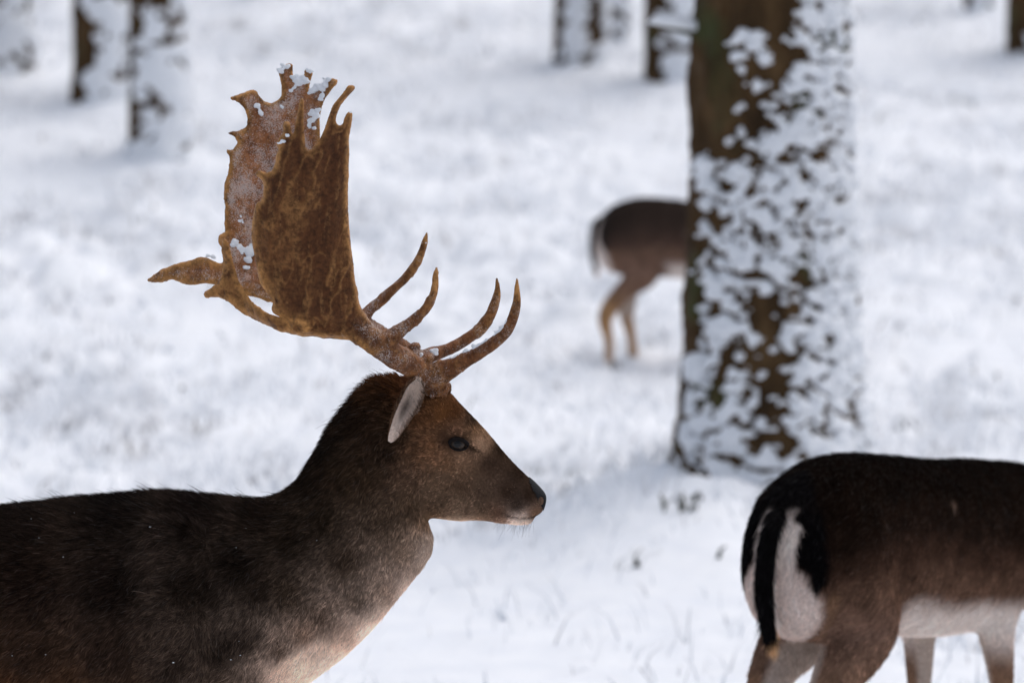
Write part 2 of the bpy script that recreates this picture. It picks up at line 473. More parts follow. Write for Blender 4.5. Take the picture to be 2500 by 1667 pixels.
def make_tree(name, label, x, y, r_base, r_top, height, lean, res, cell, lump, windward, cover_bias, seed, group=None, dark_left=0.0, flare=0.55, roots=5, patchy=2.4, left=0.0, right=0.3, foot=0.6, wide=0.22):
    zb = float(terrain(np.array([x]), np.array([y - r_base]))[0]) - 0.30
    root = empty(name, (x, y, zb)); tag(root, label, 'tree', group)
    low = 3.4                                 # fine part (in view), then coarse up to the top
    nz_f = int(low / res); zz = np.concatenate([np.linspace(0, low, nz_f), np.linspace(low, height, 24)[1:]])
    na = max(24, int(2 * math.pi * r_base / res)); th = np.arange(na) / na * 2 * math.pi
    TH, ZZ = np.meshgrid(th, zz); TH = TH.ravel(); ZZ = ZZ.ravel()
    def radius(TH, ZZ):
        rr = r_base + (r_top - r_base) * np.clip(ZZ / 2.2, 0, 1)
        rr = np.where(ZZ > 2.2, r_top * (1 - 0.75 * (ZZ - 2.2) / max(height - 2.2, 1)), rr)
        lob = 0.5 + 0.5 * np.cos(roots * TH + seed)
        return rr * (1 + flare * np.exp(-ZZ / 0.27) * (0.35 + 0.8 * lob) + 0.025 * np.sin(2 * TH + seed))
    def surf(TH, ZZ, off):
        rr = radius(TH, ZZ) + off
        return np.column_stack([np.cos(TH) * rr + lean[0] * ZZ, np.sin(TH) * rr + lean[1] * ZZ, ZZ])
    ring = np.column_stack([np.cos(TH) * r_base, np.sin(TH) * r_base, ZZ])
    ridge = fbm(ring * [16, 16, 5.5], 4, seed); plate = fbm(ring * [34, 34, 20], 3, seed + 3)
    off = (ridge - 0.5) * 0.05 * min(1, r_base / 0.3) + (plate - 0.5) * 0.022
    nzr = len(zz); I = np.arange(na * nzr).reshape(nzr, na); J = np.roll(I, -1, axis=1)
    q = np.stack([I[:-1], J[:-1], J[1:], I[1:]], -1).reshape(-1, 4)
    link('trunk', grid_mesh('trunk', surf(TH, ZZ, off), q), M_bark, root)
    # wind-packed snow lodged on the bark, as raised lumps
    def cover(s, z):
        t = s / r_base
        d = np.cos(t - windward)
        n = fbm(np.column_stack([np.cos(t) * 1.6, np.sin(t) * 1.6, z * 1.7]) + seed, 3, seed + 7)
        c = 0.66 + cover_bias + 0.22 * d + (n - 0.5) * patchy - 0.10 * np.clip(z - 1.6, 0, 2) - dark_left * sstep(-0.78 + wide, -0.98 + wide, np.cos(t)) + right * sstep(0.6, 0.95, np.cos(t)) + left * sstep(0.1, -0.4, np.cos(t)) * sstep(2.0, 1.6, z) + 0.15 * sstep(0.62, 0.35, z) + foot * sstep(0.52, 0.36, z) - 0.22 * sstep(1.6, 2.0, z) * sstep(0.2, -0.5, np.cos(t))
        return np.clip(c, 0.0, 0.97)
    m = ZZ <= low + 1e-6
    nzf = nz_f; th2, zz2 = TH[m], ZZ[m]
    S = th2 * r_base
    warp = (fbm(np.column_stack([S * 18, zz2 * 18, 0 * S]), 2, seed + 11) - 0.5)
    warp2 = (fbm(np.column_stack([S * 18, zz2 * 18, 0 * S + 7]), 2, seed + 12) - 0.5)
    warp = warp + 0.45 * (fbm(np.column_stack([S * 60, zz2 * 60, 0 * S]), 2, seed + 15) - 0.5)
    h = worley_lumps(S + warp * 0.075, zz2 + warp2 * 0.05, cell, seed, cover)
    h2 = worley_lumps(S + warp * 0.02 + 3, zz2 + warp2 * 0.02 + 5, (cell[0] * 0.5, cell[1] * 0.5), seed + 50, lambda a, b: cover(a - 3, b - 5) * 0.8)
    h = np.maximum(h, h2 * 0.45)
    hh = np.where(h > 0, np.sqrt(np.maximum(h, 0)) * lump * 1.3 * (0.8 + 0.4 * plate[m]), h * 0.03)
    Vs = surf(th2, zz2, off[m] * 0.6 + np.where(h > 0, hh + 0.004, -0.02))
    I = np.arange(na * nzf).reshape(nzf, na); J = np.roll(I, -1, axis=1)
    q = np.stack([I[:-1], J[:-1], J[1:], I[1:]], -1).reshape(-1, 4)
    q = q[(h[q] > 0).any(axis=1)]
    used = np.unique(q); remap = np.full(len(Vs), -1); remap[used] = np.arange(len(used))
    o = link('bark_snow', grid_mesh('bark_snow', Vs[used], remap[q]), M_snow_fine, root); o['kind'] = 'stuff'
    return root, radius

main_root, main_rad = make_tree('spruce_tree', 'thick snow-plastered trunk between the two does, dark bare bark at its upper left', MAIN[0], MAIN[1],
    0.315, 0.262, 11.0, (0.0, 0.0), 0.0075, (0.062, 0.038), 0.028, R(-75), -0.40, 6, dark_left=0.6, flare=0.62, patchy=2.7, left=0.06, right=0.0, foot=0.0, wide=0.0)
# short stub branch under a long pillow of snow, left of the big trunk
def stub(root, z, x0, x1, yoff, dz):
    P = [(x0 + 0.05, yoff, z - 0.01), (x0 + (x1 - x0) * 0.5, yoff - 0.02, z + dz * 0.6), (x1, yoff - 0.03, z + dz)]
    b = link('branch', mesh_from('branch', *tube(P, [0.016, 0.012, 0.006], 10, 4)), M_bark, root)
    S = [(x0 + 0.02, yoff, z + 0.018), (x0 + (x1 - x0) * 0.4, yoff - 0.02, z + dz * 0.5 + 0.026), (x0 + (x1 - x0) * 0.85, yoff - 0.03, z + dz + 0.02), (x1 - 0.01, yoff - 0.03, z + dz + 0.012)]
    link('branch_snow', mesh_from('branch_snow', *tube(S, [0.016, 0.025, 0.022, 0.008], 12, 5)), M_snow_fine, b)
bz = at(1700, 85, TREE_Y - 0.1)[2] - main_root.location.z
stub(main_root, bz, at(1706, 80, TREE_Y)[0] - MAIN[0], at(1592, 50, TREE_Y)[0] - MAIN[0], -0.08, 0.03)

GRP = 'snowy trunks standing on the slope behind'
def bg_tree(key, label, seed, lean=(0, 0), bias=0.0, dark=1.3, wind=-40, name='spruce_tree', cellk=1.0):
    x, y, r = spots[key]
    make_tree(name, label, x, y, r, r * 0.93, 12.0, lean, 0.022, (0.15 * cellk, 0.12 * cellk), 0.035, R(wind), bias, seed, GRP, dark_left=dark, flare=0.35)
bg_tree('left', 'blurred trunk at upper left, bare brown down its left edge, beside a paler trunk', 14, bias=-0.22)
bg_tree('pale', 'pale snow-covered trunk at upper left whose foot reaches lowest of the far trunks', 19, bias=0.05, dark=0.5)
bg_tree('edge', 'blurred snowy trunk cut by the left edge of the picture', 22, bias=0.0)
bg_tree('mid', 'blurred trunk top centre, bare brown along its left side, snow on its right', 35, bias=-0.16, wind=-25)
bg_tree('thin', 'thinnest blurred trunk at the top, between the two trunks left of the big one', 41, lean=(-0.05, 0), bias=-0.2, cellk=0.6)
bg_tree('behind', 'blurred brown and white trunk half hidden behind the big snow-plastered trunk', 57, bias=-0.22)
bg_tree('right', 'dark brown trunk cut by the top right corner of the picture', 63, bias=-0.30)
bg_tree('small', 'small trunk foot at the top edge, left of the dark corner trunk', 71, bias=0.05, cellk=0.7)
bg_tree('top', 'trunk foot barely showing at the top edge, above the antlers', 83, bias=0.0)

# ------------------------------------------------------------------ fur
def make_fur(name, me, count, dens, coat, length, flow, lift, width, parent, seed=1, pts=5, clump=0.5, jitter=0.16):
    """short hairs over a mesh: dens/coat/length/lift/width are arrays per vertex, flow (n,3)"""
    r = np.random.default_rng(seed)
    me.calc_loop_triangles(); nt = len(me.loop_triangles)
    t = np.empty(nt * 3, np.int32); me.loop_triangles.foreach_get('vertices', t); t = t.reshape(-1, 3)
    V = verts_of(me); N = normals_of(me)
    A = np.linalg.norm(np.cross(V[t[:, 1]] - V[t[:, 0]], V[t[:, 2]] - V[t[:, 0]]), axis=1) / 2
    w = A * dens[t].mean(axis=1); cum = np.cumsum(w); cum /= cum[-1]
    f = np.searchsorted(cum, r.random(count)); f = np.minimum(f, nt - 1)
    b = r.random((count, 2)); fl = b.sum(1) > 1; b[fl] = 1 - b[fl]; b = np.column_stack([1 - b.sum(1), b])
    tt = t[f]
    def bary(x): return (x[tt] * (b[:, :, None] if x.ndim == 2 else b)).sum(axis=1)
    P = bary(V); n = bary(N); n /= np.linalg.norm(n, axis=1)[:, None] + 1e-9
    C = bary(coat); L = bary(length); D = bary(flow); LF = bary(lift); W = bary(width)
    cl = np.column_stack([fbm(P * 55, 2, seed + 1), fbm(P * 55, 2, seed + 2), fbm(P * 55, 2, seed + 3)]) - 0.5
    c2 = np.column_stack([vnoise(P * 260, seed + 4), vnoise(P * 260, seed + 5), vnoise(P * 260, seed + 6)]) - 0.5
    tone = vnoise(P * 280, seed + 8) - 0.5
    D = D + clump * 2.2 * cl + 0.9 * c2 + jitter * r.normal(size=D.shape)
    D = D - n * (D * n).sum(1)[:, None]; D /= np.linalg.norm(D, axis=1)[:, None] + 1e-9
    L = L * (0.55 + 0.75 * r.random(count)); L = np.where(r.random(count) < 0.012, L * 1.7, L)
    a0 = LF * (0.7 + 0.6 * r.random(count)) + 0.25 * cl[:, 0]
    pos = np.empty((count, pts, 3)); pos[:, 0] = P - n * 0.001
    for k in range(1, pts):
        a = np.clip(a0 * (1.25 - 0.75 * k / (pts - 1)), 0.03, 1.4)
        pos[:, k] = pos[:, k - 1] + (D * np.cos(a)[:, None] + n * np.sin(a)[:, None]) * (L / (pts - 1))[:, None]
    rad = W[:, None] * np.linspace(1.0, 0.18, pts)[None, :] * 0.5
    calm = 1 - 0.8 * sstep(0.10, 0.45, C.mean(axis=1))
    shade = np.exp((r.normal(0, 0.30, count) + 2.0 * tone) * calm)[:, None] * (0.8 + 0.5 * fbm(P * 30, 3, seed + 9)[:, None])
    light = r.random(count) < 0.03
    C = C * shade; C = np.where(light[:, None], C * 1.7 + 0.035, C)
    cu = bpy.data.hair_curves.new(name)
    cu.add_curves([pts] * count)
    cu.attributes['position'].data.foreach_set('vector', pos.astype(np.float32).ravel())
    ra = cu.attributes.get('radius') or cu.attributes.new('radius', 'FLOAT', 'POINT')
    ra.data.foreach_set('value', rad.astype(np.float32).ravel())
    ca = cu.attributes.new('coat', 'FLOAT_COLOR', 'CURVE')
    C4 = np.ones((count, 4), np.float32); C4[:, :3] = np.clip(C, 0, 0.95); ca.data.foreach_set('color', C4.ravel())
    o = link(name, cu, M_fur, parent); o['kind'] = 'stuff'
    return o
def idw(P2, pts, vals, power=4.0, eps=6.0):
    eps = np.asarray(eps, float)
    out = np.zeros((len(P2), vals.shape[1])); W = np.zeros(len(P2))
    for p, v in zip(pts, vals):
        w = 1.0 / ((P2[:, 0] - p[0]) ** 2 + (P2[:, 1] - p[1]) ** 2 + eps * eps) ** (power / 2)
        W += w; out += w[:, None] * v
    return out / W[:, None]

# ------------------------------------------------------------------ the stag
YC = 6.60
STAG = np.array([-0.80, YC, 0.0])
def yaw(px): return YC + 0.085 * max(0.0, (px - 930)) * YC / FPX
def S(tx, ty, bx, by, w, sk=0.0):
    Yt = yaw((tx + bx) / 2)
    return [*(at(tx, ty, Yt) - STAG), *(at(bx, by, Yt) - STAG), w, sk]
def stag_body():
    head = [S(1334, 1214, 1324, 1250, 0.019), S(1327, 1201, 1308, 1259, 0.027), S(1306, 1178, 1284, 1272, 0.0315), S(1282, 1156, 1252, 1279, 0.034), S(1256, 1131, 1211, 1275, 0.038),
            S(1223, 1094, 1165, 1269, 0.044, 0.10), S(1193, 1058, 1120, 1271, 0.052, 0.05), S(1160, 1023, 1080, 1266, 0.062, 0), S(1128, 990, 1040, 1262, 0.068, 0.05),
            S(1098, 958, 1000, 1258, 0.069, 0.10), S(1060, 940, 965, 1230, 0.066, 0.05), S(1010, 930, 940, 1190, 0.062), S(965, 930, 925, 1140, 0.05)]
    neck = [S(1010, 925, 1030, 1225, 0.052), S(965, 922, 1044, 1275, 0.063), S(915, 930, 1054, 1312, 0.071, 0.05), S(876, 962, 1055, 1345, 0.077, 0.1), S(838, 1008, 1036, 1380, 0.083, 0.1), S(803, 1058, 1010, 1412, 0.09, 0.1),
            S(765, 1122, 968, 1462, 0.099, 0.1), S(722, 1186, 905, 1538, 0.112, 0.1), S(660, 1223, 830, 1606, 0.128, 0.1), S(590, 1227, 745, 1668, 0.145, 0.08), S(500, 1221, 640, 1738, 0.16, 0.06),
            S(400, 1213, 520, 1800, 0.170, 0.05), S(250, 1221, 330, 1860, 0.182, 0.08), S(80, 1238, 120, 1885, 0.194, 0.1), S(-140, 1260, -120, 1880, 0.198, 0.1),
            S(-380, 1256, -370, 1850, 0.19, 0.08), S(-600, 1245, -600, 1800, 0.18, 0.02), S(-760, 1250, -780, 1740, 0.165), S(-870, 1290, -880, 1680, 0.135), S(-930, 1370, -930, 1600, 0.09)]
    parts = [loft(head, 36, 5, 0.88), loft(neck, 48, 5, 0.95)]
    # chin and lower lip, Adam's apple, brow ridges, cheeks, shoulder blades, pedicles
    parts.append(ellipsoid(at(1266, 1268, yaw(1266)) - STAG, (0.028, 0.022, 0.009)))
    parts.append(ellipsoid(at(1044, 1318, yaw(1046)) - STAG, (0.010, 0.022, 0.020)))
    for s in (-1, 1):
        parts.append(ellipsoid(at(1122, 1046, yaw(1122)) + [0, s * 0.054, 0] - STAG, (0.026, 0.014, 0.010)))
        parts.append(ellipsoid(at(1060, 1170, yaw(1060)) + [0, s * 0.042, 0] - STAG, (0.055, 0.024, 0.05)))
        parts.append(ellipsoid(at(430, 1470, YC) + [0, s * 0.118, 0] - STAG, (0.10, 0.055, 0.165)))
        parts.append(ellipsoid(at(480, 1640, YC) + [0, s * 0.128, 0] - STAG, (0.11, 0.055, 0.10)))
        parts.append(tube([at(1030, 1030, yaw(1060)) + [0, s * 0.026, 0] - STAG, at(1052, 990, yaw(1060)) + [0, s * 0.034, 0] - STAG, at(1070, 958, yaw(1060)) + [0, s * 0.038, 0] - STAG], [0.036, 0.032, 0.023], 16, 3))
        # legs down to the snow
        def L(px, py, lat): return at(px, py, YC) + [0, s * lat, 0] - STAG
        sh = 60 * s
        parts.append(tube([L(430, 1500, 0.12), L(440, 1700, 0.125), L(420 + sh, 1880, 0.11), L(430 + sh, 2110, 0.10), L(425 + sh, 2360, 0.10), L(440 + sh, 2430, 0.10), L(455 + sh, 2478, 0.10)],
                          [0.09, 0.075, 0.048, 0.030, 0.020, 0.024, 0.021], 16, 5))
        parts.append(tube([L(-690, 1480, 0.10), L(-610, 1720, 0.12), L(-700 + sh, 1900, 0.11), L(-830 + sh, 2120, 0.10), L(-815 + sh, 2360, 0.10), L(-800 + sh, 2430, 0.10), L(-785 + sh, 2478, 0.10)],
                          [0.14, 0.11, 0.065, 0.034, 0.021, 0.025, 0.022], 16, 5))
    return remesh(parts, 0.0042, 10, 0.5)
EYE_PX = (1117, 1073)
stag = empty('fallow_buck', tuple(STAG))
tag(stag, 'dark brown stag with broad palmate antlers dusted in snow, facing right in the foreground', 'deer')
body = stag_body()
bV = verts_of(body); bN = normals_of(body)
bpx, bpy_ = to_px((bV + STAG) * [1, 0, 1] + [0, YC, 0])
B2 = np.column_stack([bpx, bpy_])
STAG_COL = [  # coat tones; the dark neck-shoulder furrow is muscle crease shading painted into them
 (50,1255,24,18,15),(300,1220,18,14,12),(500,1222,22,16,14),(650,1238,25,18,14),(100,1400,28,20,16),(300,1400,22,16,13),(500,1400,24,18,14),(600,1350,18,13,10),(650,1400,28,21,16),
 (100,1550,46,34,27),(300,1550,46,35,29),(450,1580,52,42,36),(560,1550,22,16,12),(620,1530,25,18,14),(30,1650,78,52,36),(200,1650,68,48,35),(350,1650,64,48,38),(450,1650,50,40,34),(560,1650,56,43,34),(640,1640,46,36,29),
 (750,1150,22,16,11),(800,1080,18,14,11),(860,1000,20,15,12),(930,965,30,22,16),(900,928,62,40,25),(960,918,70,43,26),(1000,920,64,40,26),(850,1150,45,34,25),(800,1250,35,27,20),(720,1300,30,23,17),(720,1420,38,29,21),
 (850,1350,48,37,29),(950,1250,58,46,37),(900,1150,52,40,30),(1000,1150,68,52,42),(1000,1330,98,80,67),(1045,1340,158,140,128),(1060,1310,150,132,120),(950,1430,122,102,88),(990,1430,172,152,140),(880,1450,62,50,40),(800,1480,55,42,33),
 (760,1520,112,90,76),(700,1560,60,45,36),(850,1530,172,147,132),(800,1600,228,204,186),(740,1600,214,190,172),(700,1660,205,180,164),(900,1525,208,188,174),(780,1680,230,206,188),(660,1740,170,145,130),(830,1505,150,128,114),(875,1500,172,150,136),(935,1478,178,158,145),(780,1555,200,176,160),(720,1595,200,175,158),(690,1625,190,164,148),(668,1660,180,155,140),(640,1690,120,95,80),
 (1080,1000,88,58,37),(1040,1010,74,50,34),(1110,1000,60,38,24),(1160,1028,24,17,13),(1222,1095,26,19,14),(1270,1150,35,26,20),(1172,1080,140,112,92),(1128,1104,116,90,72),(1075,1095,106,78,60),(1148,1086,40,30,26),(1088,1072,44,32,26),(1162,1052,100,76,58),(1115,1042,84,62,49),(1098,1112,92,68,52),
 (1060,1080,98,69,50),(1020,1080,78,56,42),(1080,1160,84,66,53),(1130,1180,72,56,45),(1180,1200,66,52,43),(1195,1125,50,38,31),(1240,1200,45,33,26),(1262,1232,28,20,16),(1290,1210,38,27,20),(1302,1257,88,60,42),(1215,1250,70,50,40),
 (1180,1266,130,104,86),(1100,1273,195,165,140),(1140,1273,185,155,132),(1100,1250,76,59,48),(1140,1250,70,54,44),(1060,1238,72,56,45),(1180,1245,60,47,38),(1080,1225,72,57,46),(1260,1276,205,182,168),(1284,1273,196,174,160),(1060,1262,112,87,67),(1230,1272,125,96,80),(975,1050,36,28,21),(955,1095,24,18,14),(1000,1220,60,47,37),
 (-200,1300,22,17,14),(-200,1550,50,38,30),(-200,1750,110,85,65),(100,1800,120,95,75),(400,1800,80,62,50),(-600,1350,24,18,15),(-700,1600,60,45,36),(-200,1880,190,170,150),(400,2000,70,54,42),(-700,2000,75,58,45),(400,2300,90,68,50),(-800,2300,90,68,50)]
GAIN = 1.5 - 0.28 * sstep(1010, 930, bpx)[:, None] * (1 - sstep(1480, 1600, bpy_) * sstep(600, 700, bpx))[:, None]
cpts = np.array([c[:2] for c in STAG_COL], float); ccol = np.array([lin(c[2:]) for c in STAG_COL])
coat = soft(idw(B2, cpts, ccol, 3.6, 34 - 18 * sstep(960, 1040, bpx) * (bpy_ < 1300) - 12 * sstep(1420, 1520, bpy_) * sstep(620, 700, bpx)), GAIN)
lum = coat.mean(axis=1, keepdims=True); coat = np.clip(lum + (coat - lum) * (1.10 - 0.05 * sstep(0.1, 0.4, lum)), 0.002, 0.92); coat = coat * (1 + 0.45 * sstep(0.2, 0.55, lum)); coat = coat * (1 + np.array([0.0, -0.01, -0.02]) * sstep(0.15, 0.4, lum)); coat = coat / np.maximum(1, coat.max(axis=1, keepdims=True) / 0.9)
coat = coat * (1 - 0.05 * sstep(0.05, 0.02, lum) * sstep(980, 900, bpx)[:, None])
mott = fbm(bV * 9, 4, 77)[:, None]; coat = coat * (0.84 + 0.32 * mott)
def near_line(pts, w):
    d = np.full(len(B2), 1e9)
    for a, b in zip(pts[:-1], pts[1:]):
        a, b = np.array(a, float), np.array(b, float); ab = b - a; t = np.clip(((B2 - a) @ ab) / (ab @ ab), 0, 1)
        d = np.minimum(d, np.linalg.norm(B2 - a - t[:, None] * ab, axis=1))
    return np.exp(-(d / w) ** 2)[:, None]
coat = coat * (1 - 0.85 * near_line([(1326, 1256), (1300, 1264), (1268, 1264), (1240, 1258), (1228, 1250)], 3.5))     # dark lips
coat = coat * (1 - 0.80 * near_line([(1146, 1082), (1160, 1092), (1174, 1103)], 4.5))                                   # scent gland in front of the eye
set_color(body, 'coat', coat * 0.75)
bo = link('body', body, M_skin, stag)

# hair directions over the side view: (px, py, dx, dy) with dy positive downwards
FLOW = [(1330,1210,-.6,-.7),(1220,1100,-.65,-.75),(1150,1020,-.6,-.8),(1080,980,-.5,-.85),(1100,1120,-.8,.5),(1060,1060,-.85,-.2),(1180,1200,-.85,.45),(1250,1230,-.9,.25),(1090,1240,-.8,.6),(1270,1275,-.9,.3),
        (960,920,-.95,-.1),(900,935,-.9,.2),(850,1000,-.75,.55),(950,1100,-.6,.8),(850,1200,-.55,.85),(760,1150,-.75,.65),(1000,1250,-.45,.9),(1050,1330,-.3,.95),(950,1420,-.45,.9),(800,1400,-.6,.8),(700,1300,-.75,.65),
        (650,1230,-.95,.1),(750,1600,-.4,.9),(600,1500,-.55,.85),(400,1210,-.97,.1),(100,1230,-.98,.1),(300,1400,-.8,.6),(100,1500,-.75,.65),(300,1620,-.7,.7),(50,1650,-.75,.65),(-400,1400,-.85,.5),(-400,1800,-.8,.4),(400,2000,-.1,1),(-750,2000,-.1,1)]
fl = idw(B2, np.array([f[:2] for f in FLOW], float), np.array([f[2:] for f in FLOW], float), 3.0, 20)
flow3 = np.column_stack([fl[:, 0], np.zeros(len(fl)), -fl[:, 1]])
LEN = [(1320,1220,3.5),(1200,1150,6),(1100,1000,7.5),(1080,1160,8),(1020,1080,9),(950,1000,12),(960,920,17),(900,935,23),(840,1000,24),(770,1110,22),(850,1250,12),(1000,1300,10),(1055,1330,10),(900,1480,11),(750,1620,13),(700,1400,14),
       (660,1225,22),(560,1212,27),(400,1200,28),(200,1215,26),(50,1245,24),(300,1350,19),(100,1450,17),(400,1500,16),(200,1640,16),(-400,1500,18),(400,2100,7),(-750,2100,7),(1270,1275,7),(1120,1272,7)]
ln = idw(B2, np.array([f[:2] for f in LEN], float), np.array([f[2:] for f in LEN], float), 3.0, 20)[:, 0] * 0.00085
eye_c = at(*EYE_PX, yaw(EYE_PX[0])) - STAG
nose_line = (bpx - 1300) * 0.90 - (bpy_ - 1199) * 0.42     # > 0 on the bare nose pad
nose_m = (nose_line > 0) & (bpx > 1290) & (bpy_ < 1253)
de = np.hypot((bpx - EYE_PX[0]) / 1.25, bpy_ - EYE_PX[1])
inview = ((bpx > -60) & (bpy_ < 1720)).astype(float); nearside = (bN[:, 1] < 0.35).astype(float)
dens = 0.06 + 0.94 * inview * (0.10 + 0.90 * nearside)
dens *= 1 + 1.3 * sstep(940, 1040, bpx) * (bpy_ < 1300)
dens[nose_m] = 0; dens[de < 19] = 0
lift = 0.30 + (0.38 + 0.25 * sstep(700, 760, bpx)) * sstep(0.30, 0.8, bN[:, 2]) * (bpx < 980) - 0.08 * sstep(1000, 1060, bpx)
wid = 0.00085 - 0.00020 * sstep(960, 1060, bpx)
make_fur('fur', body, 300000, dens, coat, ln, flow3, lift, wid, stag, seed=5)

# whiskers and stray guard hairs under the chin
def whiskers():
    n = 46; pts = 6; pos = np.empty((n, pts, 3)); r = np.random.default_rng(3)
    for i in range(n):
        px = 1215 + 85 * r.random(); py = 1268 + 8 * r.random()
        p = at(px, py, yaw(px)) - STAG + np.array([0, (r.random() - 0.5) * 0.04, 0])
        d = np.array([-0.55 + 0.9 * r.random(), (r.random() - 0.5) * 0.8, -1.0]); d /= np.linalg.norm(d); Ln = 0.012 + 0.022 * r.random()
        for k in range(pts): pos[i, k] = p + d * Ln * k / (pts - 1) + np.array([-0.004, 0, 0]) * (k / (pts - 1)) ** 2
    cu = bpy.data.hair_curves.new('whiskers'); cu.add_curves([pts] * n)
    cu.attributes['position'].data.foreach_set('vector', pos.astype(np.float32).ravel())
    ra = cu.attributes.get('radius') or cu.attributes.new('radius', 'FLOAT', 'POINT')
    ra.data.foreach_set('value', np.tile(np.linspace(0.00016, 0.00005, pts), n).astype(np.float32))
    ca = cu.attributes.new('coat', 'FLOAT_COLOR', 'CURVE'); ca.data.foreach_set('color', np.tile([0.06, 0.05, 0.045, 1.0], n).astype(np.float32))
    o = link('whiskers', cu, M_fur, stag); o['kind'] = 'stuff'
whiskers()

# nose pad, lifted off the muzzle skin, with comma nostrils
def nose():
    poly = np.array([p.vertices[:] for p in body.polygons if len(p.vertices) == 4])
    f = poly[nose_m[poly].all(axis=1)]
    used = np.unique(f); rm = np.full(len(bV), -1); rm[used] = np.arange(len(used))
    V = bV[used] + bN[used] * 0.0016
    for s in (-1, 1):
        c = at(1322, 1222, yaw(1322)) - STAG
        d = np.hypot((bpx[used] - 1321) / 7.0, (bpy_[used] - 1222) / 11.0)
        inn = (bN[used][:, 1] * s > 0.3)
        V = V - bN[used] * (0.009 * np.exp(-d ** 2 * 2.2) * inn)[:, None]
    o = link('nose', grid_mesh('nose', V, rm[f]), M_nose, stag)
    tag(o, 'bare black nose pad')
nose()

# eyes with lids
def nearest_surface(px, py, s):
    sel = (np.hypot(bpx - px, bpy_ - py) < 14) & (bN[:, 1] * s > 0.2)
    return bV[sel][:, 1].mean()
def eye(s):
    c = at(*EYE_PX, yaw(EYE_PX[0])) - STAG
    ys = nearest_surface(*EYE_PX, s); rad = 0.0175
    c = np.array([c[0] - 0.001, ys - s * (rad - 0.0075), c[2]])
    V, F = ellipsoid((0, 0, 0), (rad, rad, rad * 0.98), 36)
    V = V + c
    off = (V - c) / rad
    look = np.column_stack([off[:, 0] - 0.10, off[:, 1] * 0, off[:, 2] - 0.0])
    dd = np.hypot(look[:, 0] / 0.58, look[:, 2] / 0.46); out = off[:, 1] * s > 0
    col = np.tile([0.012, 0.009, 0.008], (len(V), 1))
    col[(dd < 1.35) & out] = [0.035, 0.022, 0.015]; col[(dd < 0.75) & out] = [0.003, 0.003, 0.004]
    col[(off[:, 0] < -0.78) & out] = [0.10, 0.075, 0.065]
    me = mesh_from('eye', V, F); set_color(me, 'coat', col)
    e = link('eye', me, M_eye, stag)
    # lids: an almond ring of bare dark skin hugging the ball, in the plane of the face
    sel = (np.hypot(bpx - EYE_PX[0], bpy_ - EYE_PX[1]) < 26) & (bN[:, 1] * s > 0.2)
    nn = bN[sel].mean(0); nn /= np.linalg.norm(nn)
    e1 = np.array([1.0, 0, -0.12]); e1 -= nn * e1.dot(nn); e1 /= np.linalg.norm(e1); e2 = np.array([0.0, 0, 1.0]); e2 -= nn * e2.dot(nn) + e1 * e2.dot(e1); e2 /= np.linalg.norm(e2)
    ang = np.arange(40) / 40 * 2 * math.pi; ringp = []
    for a in ang:
        x = math.cos(a) * 0.0165; z = math.sin(a) * (0.0092 if math.sin(a) > 0 else 0.0100) * (1 - 0.15 * math.cos(a)) - 0.0012 * math.cos(a)
        q = max(1 - (x / 0.0225) ** 2 - (z / 0.0225) ** 2, 0.04)
        ringp.append(c + e1 * x + e2 * z + nn * (math.sqrt(q) * 0.0190))
    ringp = np.array(ringp); k = 8; rings = []
    for i in range(40):
        t = ringp[(i + 1) % 40] - ringp[i - 1]; t /= np.linalg.norm(t)
        o_ = nn; n1 = o_ - t * o_.dot(t); n1 /= np.linalg.norm(n1); n2 = np.cross(t, n1)
        rr = 0.0017 + (0.0016 if math.sin(ang[i]) > 0 else 0.0)
        b = np.arange(k) / k * 2 * math.pi
        rings.append(ringp[i] + (np.cos(b)[:, None] * n1 * 0.8 + np.sin(b)[:, None] * n2) * rr)
    V = np.concatenate(rings); F = [(i * k + j, i * k + (j + 1) % k, ((i + 1) % 40) * k + (j + 1) % k, ((i + 1) % 40) * k + j) for i in range(40) for j in range(k)]
    link('eyelid', mesh_from('eyelid', V, F), M_lid, e)
eye(-1); eye(1)

